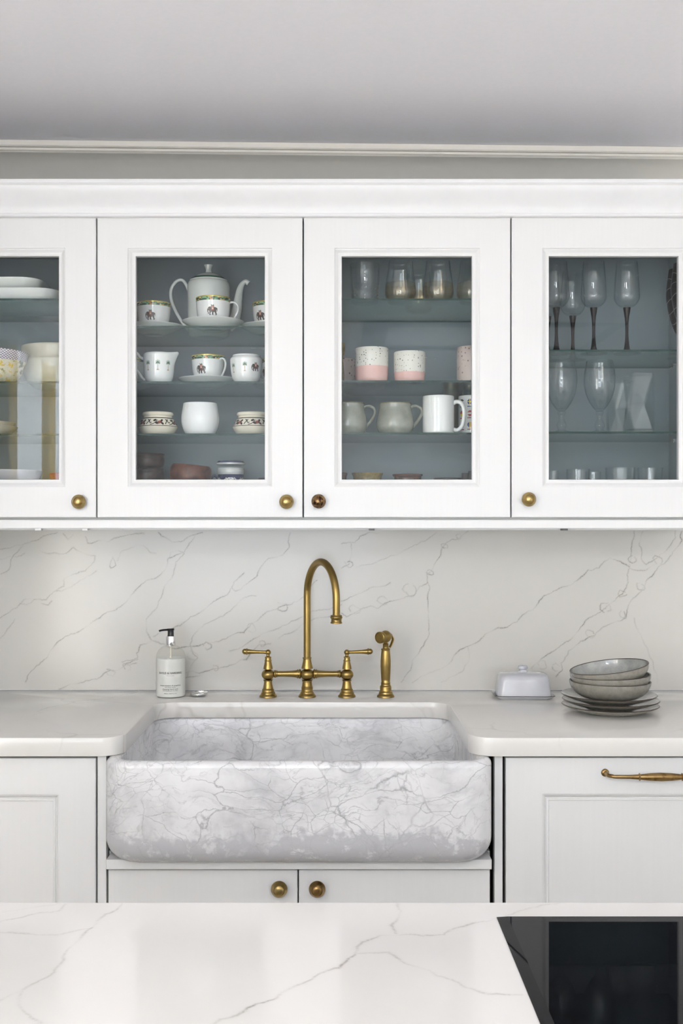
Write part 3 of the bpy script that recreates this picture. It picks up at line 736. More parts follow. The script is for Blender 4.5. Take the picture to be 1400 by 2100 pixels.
# right unit with the bar handle
xa, xb = BD(1037), BD(1653)
t = thing('dishwasher_cabinet', ((xa+xb)/2, -.3, 0), 'white panelled appliance door with a brass bar pull, right of the sink', 'cabinet'); off = (-(xa+xb)/2, .3, 0)
for nm, bx in (('side_panel', (xa+.001, xa+.018, -.617, 0, .10, .884)), ('side_panel', (xb-.018, xb-.001, -.617, 0, .10, .884)), ('plinth', (xa, xb, -.58, -.56, 0, .0995)), ('top_rail', (xa+.0185, xb-.0185, -.617, -.60, .862, .884))):
    box(nm, *bx, 'gapdark' if nm == 'side_panel' else 'paint', t, .0005).location = off
d = panel_door('door', xa, xb, .105, z1+.001, t, off)
hz = Z(1591, YD-.03); hy = YD-.032; hc = BD(1345); hl = BD(1345)-BD(1240)
pts = [(hc-hl, YD-.002, hz+.002)]
def hp(u, r): return (u, r)
prof_h = [(-1, .0042), (-.9, .0040), (-.6, .0043), (-.43, .0055), (-.415, .0082), (-.405, .0082), (-.395, .0055), (-.37, .0062), (-.2, .0082), (0, .0092), (.2, .0082), (.37, .0062), (.395, .0055), (.405, .0082), (.415, .0082), (.43, .0055), (.6, .0043), (.9, .0040), (1, .0042)]
P_, R_ = [], []
P_.append((hc-hl, YD, hz)); R_.append(.0048); P_.append((hc-hl, YD-.014, hz)); R_.append(.0042)
P_.append((hc-hl+.002, YD-.026, hz-.0005)); R_.append(.0042); P_.append((hc-hl+.009, YD-.031, hz-.001)); R_.append(.0042)
for u, r in prof_h[1:-1]:
    P_.append((hc+u*hl, hy-.003*(1-u*u), hz-.0015)); R_.append(r)
for q, r in list(zip(P_[:4], R_[:4]))[::-1]: P_.append((2*hc-q[0], q[1], q[2])); R_.append(r)
g = [tubeg(P_, R_, 16)]
for sx in (-1, 1):
    V_, F_, _ = latheg([(0, 0), (.008, 0), (.0085, .0015), (.0075, .004), (.0045, .006), (0, .006)], 24); g.append(([(hc+sx*hl+p[0], YD-p[2], hz+p[1]) for p in V_], F_))
v, f = comb(g); k = link_mesh('bar_handle', v, f, 'brass_pull', d); k['label'] = 'antique brass turned bar handle'
# next unit further right, only for what stands beside it
xc = xb+.004
t = thing('corner_cabinet', ((xc+ROOM_R)/2, -.3, 0), 'white base unit running to the right wall, beyond the appliance door', 'cabinet'); off = (-(xc+ROOM_R)/2, .3, 0)
box('carcass', xc, ROOM_R-.001, -.617, 0, .10, .886, 'paint', t, .0005).location = off
panel_door('door', xc+.002, xc+.597, .105, z1, t, off); panel_door('door', xc+.601, ROOM_R-.004, .105, z1, t, off)

# ---------------------------------------------------------------- island and hob
IZ = .9485; IY1 = CAMY+(EYE-IZ)*F/(1851.5-VY); IY0 = CAMY+.42
def ip(px, py):
    d = (EYE-IZ)*F/(py-VY); return ((px-VX)*d/F, CAMY+d)
VI = [([(0,1890),(80,1872),(120,1868),(135,1853)],.5),([(20,1912),(70,1916),(120,1917),(190,1902),(215,1875),(240,1865),(250,1853)],.5),([(-60,1918),(0,1912),(60,1914)],.4),
 ([(190,1902),(165,1925),(125,1975),(95,2005),(45,2033),(0,2052),(-60,2070)],.65),([(45,2033),(38,2050),(50,2075),(85,2098)],.4),
 ([(453,2090),(500,2075),(560,2050),(605,2022),(650,2000),(695,1985),(715,1965),(732,1950)],1.0),([(732,1950),(740,1935),(780,1918),(840,1916),(910,1917),(930,1905),(970,1893),(1018,1882)],.7),
 ([(815,1853),(822,1868),(818,1880),(802,1898),(812,1915)],.6),([(910,1917),(925,1908)],1.0),([(732,1955),(795,1953),(830,1975),(880,1990),(925,2008),(955,2025),(1000,2038),(1070,2040)],.6),
 ([(1160,1852),(1110,1856),(1060,1870),(1018,1882)],.4),([(380,2130),(453,2090)],.5),([(5,1870),(60,1862),(120,1852)],.3)]
veins = [([ip(*p) for p in P], s) for P, s in VI]
us = np.concatenate([np.linspace(-1.0, -.50, 8), np.arange(-.46, .47, .0014), np.linspace(.5, 1.45, 10)])
vs = np.concatenate([np.linspace(IY0, IY1-.40, 8), np.arange(IY1-.36, IY1, .0014), [IY1]])
isl = slab('island_worktop', us, vs, lambda u, v: np.stack([u, v, 0*u+IZ], -1), veins, .0015, 'island', None, lambda u, v: np.stack([u, v, 0*u+IZ-.03], -1))
tag(isl, 'white quartz island worktop in the foreground with grey-brown veins', 'worktop')
t = thing('island_cabinet', (.2, (IY0+IY1)/2, 0), 'white kitchen island body under the foreground worktop', 'cabinet'); off = (-.2, -(IY0+IY1)/2, 0)
box('carcass', -.98, 1.43, IY0+.05, IY1-.04, .10, IZ-.0305, 'paint', t, .001).location = off
box('plinth', -.94, 1.39, IY0+.09, IY1-.09, 0, .0995, 'paint', t, .001).location = off
for a, b_ in ((-.975, -.38), (-.376, .22), (.224, .82), (.824, 1.425)):
    v, f = sweep_frame(a, b_, .105, IZ-.035, [(0, 0), (0, .018), (.0012, .0195), (.078, .0195), (.082, .015), (.094, .012), (.094, 0)])
    yb_ = IY1-.0395
    o = link_mesh('door', [(p[0], yb_+p[1], p[2]) for p in v], f, 'paint', t, angle=12); o.location = off
    box('door_panel', a+.093, b_-.093, yb_+.001, yb_+.011, .198, IZ-.128, 'paint', o, 0)
hx0, hy1 = ip(1018, 1882.5)
hx1, hy0 = hx0+.80, hy1-.50
P = [(0, IZ+.0002), (.0045, IZ+.0045)]
bvl = .0105
V = []
for i, z in ((0, IZ+.0003), (0, IZ+.0010), (bvl, IZ+.0055)):
    V += [(hx0+i, hy0+i, z), (hx1-i, hy0+i, z), (hx1-i, hy1-i, z), (hx0+i, hy1-i, z)]
hcx, hcy = (hx0+hx1)/2, (hy0+hy1)/2
V = [(p[0]-hcx, p[1]-hcy, p[2]-IZ) for p in V]
Fc = [(3, 2, 1, 0)]+[(a*4+k, a*4+(k+1) % 4, a*4+4+(k+1) % 4, a*4+4+k) for a in range(2) for k in range(4)]+[(8, 9, 10, 11)]
tag(link_mesh('induction_hob', V, Fc, 'hob', loc=(hcx, hcy, IZ), smooth=False), 'glossy black glass hob with slanted edge, set on the island worktop', 'hob')

# ---------------------------------------------------------------- ceiling fittings behind the camera (mirrored in the door glass)
t = thing('ceiling_extractor', (.79, -3.46, ceil_z(.79)), 'flat rectangular extractor frame on the ceiling, mirrored in two right doors', 'extractor')
v, f = sweep_frame(-.645, .645, -.425, .425, [(0, 0), (0, .010), (.06, .010), (.06, .005), (.13, .005), (.13, 0)])
link_mesh('frame', [(p[0], p[2], -p[1]) for p in v], f, 'midgrey', t, smooth=False)
box('filter_panel', -.514, .514, -.294, .294, -.004, -.001, 'ceiling', t, .001)
dl = None
for x, y, lb in ((-.43, -3.93, 'round chrome ceiling downlight mirrored in the teapot cabinet door'), (.578, -4.22, 'round chrome ceiling downlight mirrored in the pink cup cabinet door')):
    if dl is None:
        dl = thing('ceiling_downlight', (x, y, ceil_z(x)-.001), lb, 'light', 'recessed ceiling downlights')
        lathe('ring', [(.030, 0), (.045, 0), (.045, -.003), (.040, -.006), (.032, -.006), (.030, -.003)], 'chrome', dl)
        lathe('lens', [(0, -.001), (.0298, -.001), (.0298, -.0045), (0, -.0045)], 'mattwhite', dl)
    else: copy_tree(dl, (x, y, ceil_z(x)-.001), lb)

# ---------------------------------------------------------------- bridge tap and rinse spray
YT = -.115; U = (3+YT)/F/3.889     # metres per zoom unit
def zpro(pts, base): return [(r*U, (base-y)*U) for r, y in pts]
tap = thing('bridge_tap', (X(629.5, YT), YT, CT+.0004), 'tall aged brass bridge tap with swan neck and two levers behind the sink', 'tap')
B0 = 1212
pillar = [(0, 1212), (70, 1212), (70, 1206), (67, 1199), (60, 1192), (56, 1184), (56, 1176), (50, 1174), (48, 1168), (48, 1152), (43, 1150), (40, 1140), (36, 1120), (32, 1095), (31, 1088), (36, 1086), (36, 1079), (32, 1078), (40, 1074)]
for k in range(-5, 6):
    a = k/6*PI/2*.95; pillar.append((53*math.cos(a), 1035-50*math.sin(a)*.86))
pillar += [(38, 990), (37, 986), (36, 975), (31, 955), (26, 932), (25, 928), (29, 927), (29, 921), (25, 920), (23, 902), (26, 900), (26, 894), (20, 892), (14, 888), (13, 874), (0, 874)]
for sx in (-1, 1):
    px = 549.5 if sx < 0 else 711
    lx = X(px, YT)-X(629.5, YT)
    lathe('pillar', zpro(pillar, B0), 'brass', tap, loc=(lx, 0, 0), angle=55)
    # lever
    hzl = (B0-858)*U
    V1, F1, _ = latheg([(0, -23*U), (9*U, -21.2*U), (16*U, -16*U), (21*U, -9*U), (23*U, 0), (21*U, 9*U), (16*U, 16*U), (9*U, 21.2*U), (0, 23*U)], 28)
    pro = [(0, 12), (13, 12), (14, 22), (12.5, 30), (13, 60), (14.5, 100), (17, 130), (20.5, 158), (21, 163), (27, 166), (27.5, 171), (22, 175), (23, 182), (22, 192), (16, 201), (8, 206), (0, 207)]
    V2, F2, _ = latheg([(r*U, x*U) for r, x in pro], 28)
    V2 = [(sx*p[2], p[0], p[1]+p[2]*.035) for p in V2]
    v, f = comb([(V1, F1), (V2, F2)])
    link_mesh('lever', v, f, 'brass', tap, loc=(lx, 0, hzl), angle=55)
    # bridge arm
    L_ = abs(lx); pro = [(0, 45), (34, 50), (39, 55), (39, 62), (33, 64), (33, 70), (37, 72), (37, 78), (31, 80), (28, 95), (25, 130), (23, 180), (23, 215), (23, L_/U-76), (28, L_/U-73), (28, L_/U-67), (25, L_/U-65), (31, L_/U-60), (31, L_/U-53), (26, L_/U-48), (0, L_/U-46)]
    V3, F3, _ = latheg([(r*U, x*U) for r, x in pro], 28)
    link_mesh('bridge_arm', [(sx*p[2], p[0], p[1]) for p in V3], F3, 'brass', tap, loc=(0, 0, (B0-1030)*U), angle=55)
cen = [(0, 1212), (70, 1212), (70, 1206), (66, 1197), (60, 1190), (55, 1184), (53, 1172), (48, 1170), (45, 1160), (45, 1138), (46, 1134), (42, 1130), (40, 1118), (37, 1095), (37, 1090), (41, 1088), (41, 1081), (37, 1080), (46, 1074)]
for k in range(-5, 6):
    a = k/6*PI/2*.95; cen.append((58*math.cos(a), 1033-50*math.sin(a)*.9))
cen += [(46, 986), (45, 980), (40, 960), (35, 935), (32, 912), (32, 908), (36, 906), (36, 899), (31, 897), (0, 897)]
lathe('centre_pillar', zpro(cen, B0), 'brass', tap, angle=55)
dv = Vector((.0765, -.166, 0)); Rn = dv.length/2; dn = dv.normalized(); zc = Z(1145, YT-.06)-.0088-Rn-CT
pts = [Vector((0, 0, .10)), Vector((0, 0, .16)), Vector((0, 0, zc-.03))]
for k in range(25):
    a = PI-PI*k/24*1.0; pts.append(dn*(Rn+Rn*math.cos(a))+Vector((0, 0, zc+Rn*math.sin(a))))
zn = Z(1279, YT-.166)-CT
pts += [dv+Vector((0, 0, zc-.02)), dv+Vector((0, 0, zn+.012))]
tube('spout', pts, 28*U, 'brass', tap, 28)
k = .9425
lathe('aerator', [(0, -.0), (.0135, 0), (.0147, .0008), (.0147, .003), (.0132, .0045), (.0130, .010), (.0140, .0125), (.0153, .014), (.0153, .0165), (.0140, .0178), (.0145, .0192), (.0145, .0205), (.0098, .0215), (.0098, .0225), (0, .0225)], 'brass', tap, loc=(dv.x, dv.y, zn), angle=50)
sp_ = thing('rinse_spray', (X(790.5, YT), YT, CT+.0004), 'aged brass pull-out rinse spray standing right of the bridge tap', 'spray')
pro = [(0, 1212), (70, 1212), (70, 1206), (66, 1197), (58, 1190), (55, 1184), (54, 1172), (50, 1170), (46, 1160), (46, 1138), (44, 1125), (40, 1122), (0, 1122)]
lathe('base', zpro(pro, B0), 'brass', sp_, angle=50)
pro = [(0, 1122), (38, 1121), (38, 1112), (34, 1108), (38, 1104), (38, 1100), (34, 1095), (36, 1070), (39, 1020), (41, 970), (41, 930), (39, 890), (35, 850), (33, 842), (36, 839), (36, 829), (30, 827), (24, 824), (23, 795), (25, 792), (15, 784), (14, 775), (0, 775)]
lathe('handle', zpro(pro, B0), 'brass', sp_, angle=50)
hzv = (B0-732)*U
ax = Vector((-.62, -.78, -.03)).normalized()
pro = [(0, -78), (16, -77), (22, -70), (24, -58), (22, -50), (26, -46), (40, -34), (50, -14), (53, 4), (50, 22), (44, 36), (42, 42), (46, 45), (46, 50), (43, 53), (47, 60), (50, 72), (50, 88), (46, 92), (40, 92), (38, 86), (18, 86), (16, 90), (0, 90)]
V1, F1, _ = latheg([(r*U*.93, x*U*.93) for r, x in pro], 32)
q = Vector((0, 0, 1)).rotation_difference(ax).to_matrix()
V1 = [tuple(q@Vector(p)+Vector((0, 0, hzv))) for p in V1]
link_mesh('spray_head', V1, F1, 'brass', sp_, angle=50)
tube('trigger', spline([(.015, .012, hzv+.002), (.0195, .014, hzv-.008), (.016, .012, hzv-.020), (.011, .009, hzv-.030)], 5), .003, 'brass', sp_, 10, 1.8)

# ---------------------------------------------------------------- hand soap bottle
YBt = -.105; q8 = (3+YBt)/F/8.75
bt = thing('soap_bottle', (X(350, YBt), YBt, CT+.0003), 'clear pump bottle of milky hand soap with black pump, left of the tap', 'bottle')
def bz(y): return (1431-y)*q8*1.0
ob = [(236*q8, bz(1428)), (258*q8, bz(1418)), (267*q8, bz(1395)), (268*q8, bz(1300)), (268*q8, bz(900)), (267*q8, bz(760)), (262*q8, bz(700)), (245*q8, bz(645)), (212*q8, bz(590)), (160*q8, bz(545)), (110*q8, bz(522)), (84*q8, bz(516)), (80*q8, bz(505))]
obs = ob[:3]+smoothprof(ob[3:], 4)
lathe('bottle_body', [(0, bz(1428))]+obs, 'plastic', bt, seg=64)
liq = [(0, bz(1422))]+[(r-.0012, z+.0006) for r, z in obs if z < bz(745)]+[(264*q8-.0012, bz(742)), (0, bz(742))]
o = lathe('liquid_soap', liq, 'soap', bt, seg=64); o['label'] = 'milky white liquid soap'
lathe('collar', [(78*q8, bz(520)), (90*q8, bz(518)), (91*q8, bz(512)), (90*q8, bz(360)), (86*q8, bz(350)), (55*q8, bz(348)), (0, bz(348))], 'chrome', bt, angle=30)
g = [latheg([(0, bz(352)), (58*q8, bz(352)), (60*q8, bz(345)), (55*q8, bz(335)), (54*q8, bz(255)), (57*q8, bz(240)), (60*q8, bz(232)), (0, bz(230))], 28)[:2]]
g.append(tubeg(spline([(60*q8, 0, bz(234)), (20*q8, 0, bz(237)), (-40*q8, 0, bz(240)), (-120*q8, -.002, bz(243)), (-180*q8, -.004, bz(252)), (-205*q8, -.005, bz(262))], 5), [.0032]*12+[.0026]*14, 12, True, 2.0))
v, f = comb(g); link_mesh('pump', v, f, 'black', bt)
tube('dip_tube', [(0, 0, bz(520)), (0, 0, bz(745))], .0022, 'ivory', bt, 10)
def bend_text(txt, size, phi, z, r, parent, name='label_print', space=1.0, bold=0.0):
    cu = bpy.data.curves.new(name, 'FONT'); cu.body = txt; cu.size = size; cu.align_x = 'CENTER'; cu.space_character = space; cu.resolution_u = 2; cu.offset = bold
    to = bpy.data.objects.new(name, cu); COL.objects.link(to)
    dg = bpy.context.evaluated_depsgraph_get(); dg.update(); ev = to.evaluated_get(dg); me = bpy.data.meshes.new_from_object(ev)
    V = []
    for vtx in me.vertices:
        a = phi+vtx.co.x/r; V.append((r*math.sin(a), -r*math.cos(a), z+vtx.co.y))
    Fc = [tuple(p.vertices) for p in me.polygons]
    bpy.data.objects.remove(to); bpy.data.meshes.remove(me); bpy.data.curves.remove(cu)
    return link_mesh(name, V, Fc, 'print', parent, smooth=False)
rl = 268*q8+.0004; ph = .115
bend_text('BAYLIS & HARDING', .0078, ph, bz(1000), rl, bt, space=.95)
bend_text('ENGLAND', .0028, ph, bz(1034), rl, bt, space=1.9)
bend_text('sweet mandarin & grapefruit', .0050, ph, bz(1214), rl, bt)
bend_text('with vitamin extracts', .0034, ph, bz(1242), rl, bt)
bend_text('cleansing hand wash', .0052, ph, bz(1278), rl, bt)
bend_text('savon liquide pour les mains', .0036, ph, bz(1303), rl, bt)
bend_text('500ml e / 16.9 fl. oz. US', .0034, ph, bz(1352), rl, bt, bold=.00002)
# chrome plug
yp = -.10
tg = thing('sink_plug', (X(408.5, yp), yp, CT+.0003), 'small round chrome sink plug lying on the worktop beside the soap', 'plug')
lathe('plug_disc', [(0, 0), (.020, 0), (.0225, .0015), (.0237, .004), (.0235, .0065), (.0215, .0085), (.017, .0095), (.0165, .0085), (.010, .0085), (0, .0088)], 'chrome', tg, rot=(0, math.radians(-5), 0), loc=(0, 0, .0018))
v, f = boxg(-.0030, .0125, -.0035, .0035, .0106, .0135, .0012, 2); link_mesh('pull_tab', v, f, 'chrome', tg)

# ---------------------------------------------------------------- butter dish
yb0 = -.128
bd = thing('butter_dish', (X(1070, yb0)+.002, yb0, CT+.0003), 'pale grey-blue glazed butter dish with knobbed lid on the right worktop', 'dish', rz=math.radians(-2))
def rrloft(name, loops, mat, parent, n=5, slotn=None, mats=None):
    V, Fc = [], []
    for (hx, hy, r, z) in loops: V += [(x, y, z) for x, y in rr(-hx, hx, -hy, hy, r, n)]
    m_ = len(rr(-1, 1, -1, 1, .1, n)); sl = []
    for j in range(len(loops)-1):
        for k_ in range(m_): k2 = (k_+1) % m_; Fc.append((j*m_+k_, j*m_+k2, (j+1)*m_+k2, (j+1)*m_+k_)); sl.append(slotn(j) if slotn else 0)
    Fc += [tuple(range(m_))[::-1], tuple(range((len(loops)-1)*m_, len(loops)*m_))]; sl += [0, 0]
    return link_mesh(name, V, Fc, mats or mat, parent, slots=sl, angle=50)
rrloft('tray', [(.064, .038, .012, 0), (.067, .041, .014, .002), (.077, .050, .016, .0085), (.079, .052, .017, .0100), (.0785, .0515, .017, .0112), (.072, .046, .015, .0065), (.066, .040, .014, .0045)], None, bd, slotn=lambda j: 1 if j == 3 else 0, mats=['palegrey', 'darkedge'])
rrloft('lid', [(.0685, .0435, .014, .0078), (.070, .045, .015, .0078), (.070, .045, .015, .0095), (.0695, .0447, .016, .012), (.066, .041, .018, .045), (.0645, .0395, .020, .056), (.062, .037, .021, .0615), (.056, .031, .022, .0650), (.046, .021, .018, .0665), (.02, .008, .007, .0675)], None, bd, slotn=lambda j: 1 if j == 1 else 0, mats=['palegrey', 'darkedge'])
lathe('knob', [(0, .067), (.013, .067), (.0105, .0695), (.0093, .0725), (.0098, .0748), (.0123, .0760), (.0128, .0785), (.0118, .0805), (.0122, .0825), (.0105, .0845), (.004, .0850), (0, .0850)], 'palegrey', bd, angle=50)

# ---------------------------------------------------------------- plates and bowls on the worktop
yq = -.35; px_ = X(1250, yq)
def plate_prof(R, hgt):
    return [(0, .0015), (R*.50, .0015), (R*.52, 0), (R*.56, 0), (R*.58, .002), (R*.80, hgt*.45), (R*.95, hgt*.82), (R*.995, hgt*.97), (R, hgt), (R*.99, hgt+.0012), (R*.97, hgt*.98), (R*.80, hgt*.62), (R*.6, .0065), (R*.55, .0055), (0, .0055)]
proto = None
zs_ = [CT+.0004, CT+.0004+.0125, CT+.0004+.0250]
lbs = ['grey stoneware plate with brown rim, bottom of the plate stack', 'grey stoneware plate with brown rim, middle of the plate stack', 'grey stoneware plate with brown rim, top plate under the bowls']
for i, z in enumerate(zs_):
    R = S(98, yq)*(1.0 if i != 2 else .985); dx = (.001, .0015, -.002)[i]
    pp = plate_prof(R, .0195)
    o = lathe('stoneware_plate', pp, ['stoneout', 'darkedge', 'stonein'], loc=(px_+dx, yq, z), seg=72,
              slot=lambda j, a, b: 1 if j in (7, 8) else (0 if j < 7 else 2))
    tag(o, lbs[i], 'plate', 'stacked stoneware plates')
def bowl_prof(R, h, base=.42):
    o = [(R*base, 0), (R*(base+.03), .0005), (R*(base+.05), .003)]
    for k in range(1, 9):
        a = k/8*PI/2; o.append((R*(base+.06)+(R-R*(base+.06))*math.sin(a)**.95, .003+(h-.003)*(1-math.cos(a))**.92))
    o.append((R, h)); i_ = [(max(r-.0042, .001), max(z, .0065)) for r, z in o[2:]]
    pr = [(0, .0015), (R*base*.85, .0015)]+o+[(R-.0008, h+.0012), (R-.0034, h+.0010)]+i_[::-1]+[(0, .0065)]
    return pr, len(o)
Rb = S(82, yq); bz0 = zs_[2]+.0060
for i in range(3):
    pr, no = bowl_prof(Rb*(1, .985, .975)[i], .045)
    o = lathe('stoneware_bowl', pr, ['stoneout', 'darkedge', 'stonein'], seg=72, slot=lambda j, a, b, no=no: 1 if no <= j <= no+3 else (0 if j < no else 2))
    tag(o, ['grey stoneware bowl with brown rim, bottom of the bowl stack', 'grey stoneware bowl with brown rim, middle of the bowl stack', 'tilted grey stoneware bowl on top of the stack, pale crackled inside'][i], 'bowl', 'stacked stoneware bowls')
    o.location = (px_+(.0005, .003, .004)[i], yq, bz0+(0, .0132, .0262)[i]+(0, .0015, .0085)[i])
    if i == 1: o.rotation_euler = (0, math.radians(-2.2), 0)
    if i == 2: o.rotation_euler = (math.radians(1.5), math.radians(-8.3), 0)

# ---------------------------------------------------------------- crockery of the cabinets
def handle(pts, r, mat, parent, rz=0, flat=1.0, name='handle', n=7, seg=12):
    P = spline(pts, n); v, f = tubeg(P, r, seg, True, flat); v, f = rotz((v, f), rz)
    return link_mesh(name, v, f, mat, parent)
def G(i, k): return SZ[i][k]+.0003
cupo = smoothprof([(.0215, 0), (.0245, .003), (.031, .012), (.0375, .025), (.0412, .042), (.0428, .062), (.0436, .077)], 3)
def make_cup(loc, label, rz_handle, phi_e, group='elephant teacups'):
    t = thing('teacup', loc, label, 'cup', group)
    pv = vessel(cupo, .0022)
    def sl(j, a, b):
        zc_ = (a[1]+b[1])/2
        if j >= 2+len(cupo)-1 and zc_ > .074: return 2
        if zc_ > .0755: return 2
        return 1 if (zc_ > .0665 and j < 2+len(cupo)) else 0
    # extra ring at the band edge
    out_ = [p for p in cupo if p[1] < .066]+[(rad_at(cupo, .0665), .0665), (rad_at(cupo, .0745), .0745), cupo[-1]]
    pv = vessel(out_, .0022); no = 2+len(out_)
    lathe('bowl', pv, ['china', 'band', 'gold'], t, slot=lambda j, a, b: (0 if b[1] <= .0666 else (1 if b[1] <= .0746 else 2)) if j < no-1 else (2 if a[1] > .074 else 0), seg=56)
    handle([(.037, 0, .064), (.046, 0, .068), (.056, 0, .066), (.0625, 0, .056), (.061, 0, .042), (.053, 0, .028), (.044, 0, .017), (.034, 0, .012)], .0026, 'china', t, rz_handle)
    motif('elephant_print', cupo, phi_e, .0415, .0255, ELE, t)
    return t
sau = [(0, .0012), (.022, .0012), (.024, 0), (.028, 0), (.030, .0015), (.052, .009), (.068, .017), (.0775, .0225), (.0778, .0235), (.076, .0238), (.066, .019), (.050, .0115), (.030, .0045), (0, .004)]
def make_saucer(loc, label):
    return tag(lathe('saucer', sau, 'china', loc=loc, seg=64), label, 'saucer', 'white saucers under the elephant teacups')
z = G(1, 0)
CUPS = [(437, -.235, 0, 'elephant teacup with gold rim, in front of the teapot', 0, .06), (315, -.17, 0, 'elephant teacup left of the teapot on the top shelf', PI, -.05), (552, -.17, 0, 'elephant teacup right of the teapot, half hidden by the door frame', 0, -.55),
        (427, -.17, 1, 'elephant teacup in the middle of the second shelf', -PI*.22, -.35), (567, -.11, 1, 'elephant teacup behind the sugar bowl, second shelf right edge', .6, -.72), (268, -.12, 1, 'elephant teacup behind the cream jug, second shelf left edge', PI, 0)]
for px, y, k, lb, rh, pe_ in CUPS:
    zz = G(1, k); make_saucer((X(px, y), y, zz), 'white saucer under the '+lb.replace('elephant teacup', 'cup').split(',')[0])
    make_cup((X(px, y), y, zz+.0045), lb, rh, pe_)
# teapot
yt = -.125; s_ = (3+yt)/F; zb_ = G(1, 0)
tp = thing('teapot', (X(427.5, yt), yt, zb_), 'tall white china teapot with jade banded lid on the top shelf', 'teapot')
hb = Z(579, yt)-zb_
body = [(.040, 0), (.047, .003), (.0525, .012), (.0545, .05), (.0548, hb*.6), (.0555, hb*.85), (.0552, hb*.93), (.053, hb*.985), (.0505, hb)]
lathe('pot_body', vessel(smoothprof(body, 4), .003), 'chinag', tp, seg=64)
lid = [(.0475, hb+.0005), (.0500, hb+.001), (.0497, hb+.004), (.045, hb+.0085), (.043, hb+.0098), (.036, hb+.0150), (.026, hb+.0200), (.015, hb+.0232), (.009, hb+.0245), (.0072, hb+.030), (.0085, hb+.037), (.0115, hb+.043), (.0118, hb+.0448), (.009, hb+.0462), (0, hb+.0465)]
lathe('lid', [(0, hb+.0005)]+lid, ['chinag', 'jadeband'], tp, seg=56, slot=lambda j, a, b: 1 if 3 <= j <= 4 else 0)
sp1 = [(.050, 0, .030), (.066, 0, .045), (.074, 0, .075), (.0775, 0, hb-.045), (.082, 0, hb-.020), (.089, 0, hb-.004), (.098, 0, hb+.002), (.105, 0, hb-.003)]
P = spline(sp1, 5); n = len(P); v, f = tubeg(P, [.017-.0105*min(1, (i/(n-1))*1.35) for i in range(n)], 18, True); link_mesh('spout', v, f, 'chinag', tp)
handle([(-.052, 0, hb-.022), (-.060, 0, hb-.004), (-.070, 0, hb+.006), (-.085, 0, hb+.002), (-.098, 0, hb-.018), (-.098, 0, hb-.045), (-.088, 0, hb-.072), (-.072, 0, hb-.100), (-.052, 0, .020)], .0042, 'chinag', tp)
motif('elephant_print', smoothprof(body, 4), -.95, .034, .022, ELE, tp)
# cream jug and sugar bowl
yj = -.235; s_ = (3+yj)/F
jo = smoothprof([(.0235, 0), (.0262, .003), (.0340, .014), (.0375, .030), (.0385, .048), (.0395, .066), (.0400, .074), (.0385, .0775), (.0375, .078)], 3)
jg = thing('cream_jug', (X(326, yj), yj, G(1, 1)), 'white cream jug printed with palm trees, second shelf left', 'jug')
def lipdef(x, y, z):
    a = math.atan2(y, x); k_ = max(0, math.cos(a))**6*max(0, (z-.045)/.033)**1.6
    r = math.hypot(x, y); 
    if r < .02: return (x, y, z)
    return (x*(1+.30*k_), y*(1-.15*k_), z+.0045*k_)
lathe('jug_body', vessel(jo, .0024), ['china', 'band'], jg, seg=64, deform=lipdef, slot=lambda j, a, b: 1 if j < 60 and 2 <= j <= 4 else 0)
handle([(-.037, 0, .066), (-.047, 0, .070), (-.055, 0, .080), (-.064, 0, .078), (-.070, 0, .064), (-.066, 0, .048), (-.054, 0, .036), (-.043, 0, .020), (-.035, 0, .012)], .0032, 'china', jg)
for ph_ in (-.62, .08, .78): motif('palm_print', jo, ph_, .046, .026, PALM, jg)
so = smoothprof([(.0245, 0), (.0275, .003), (.0350, .014), (.0385, .030), (.0400, .048), (.0408, .060), (.0395, .0645), (.0355, .0685), (.0350, .0715)], 3)
sb = thing('sugar_bowl', (X(505, -.25), -.25, G(1, 1)), 'white lidless sugar bowl with palm print, second shelf right', 'bowl')
lathe('bowl_body', vessel(so, .0024), ['china', 'band'], sb, seg=64, slot=lambda j, a, b: 1 if 2 <= j <= 4 else 0)
motif('palm_print', so, -.85, .038, .024, PALM, sb); motif('palm_print', so, -.02, .040, .024, PALM, sb); motif('elephant_print', so, .68, .040, .022, ELE, sb)
# painted pots + white beaker on the third shelf
po = smoothprof([(.030, 0), (.036, .001), (.043, .008), (.0488, .019), (.0485, .022), (.0430, .033), (.0385, .041), (.0350, .0455), (.0352, .0475), (.0385, .050), (.0388, .053), (.0375, .0560)], 3)
def curvestrip(outer, pts, wd, lift=.0005):
    V, Fc = [], []
    for i, (u, z) in enumerate(pts):
        a, b = pts[max(i-1, 0)], pts[min(i+1, len(pts)-1)]; d = Vector((b[0]-a[0], b[1]-a[1])).normalized(); n_ = Vector((-d.y, d.x))*wd/2
        for s in (-1, 1):
            uu, zz_ = u+n_.x*s, z+n_.y*s; r = rad_at(outer, zz_)+lift; an = uu/.044; V.append((r*math.sin(an), -r*math.cos(an), zz_))
    for i in range(len(pts)-1): Fc.append((2*i, 2*i+1, 2*i+3, 2*i+2))
    return V, Fc
def blob(outer, u, z, ru, rz_, rot, lift=.0006, n=12):
    V = []; 
    for k in range(n+1):
        a = 2*PI*k/n; r_ = 0 if k == n else 1
        x = r_*(ru*math.cos(a)*math.cos(rot)-rz_*math.sin(a)*math.sin(rot)); y = r_*(ru*math.cos(a)*math.sin(rot)+rz_*math.sin(a)*math.cos(rot))
        r = rad_at(outer, z+y)+lift; an = (u+x)/.044; V.append((r*math.sin(an), -r*math.cos(an), z+y))
    return V, [(k, (k+1) % n, n) for k in range(n)]
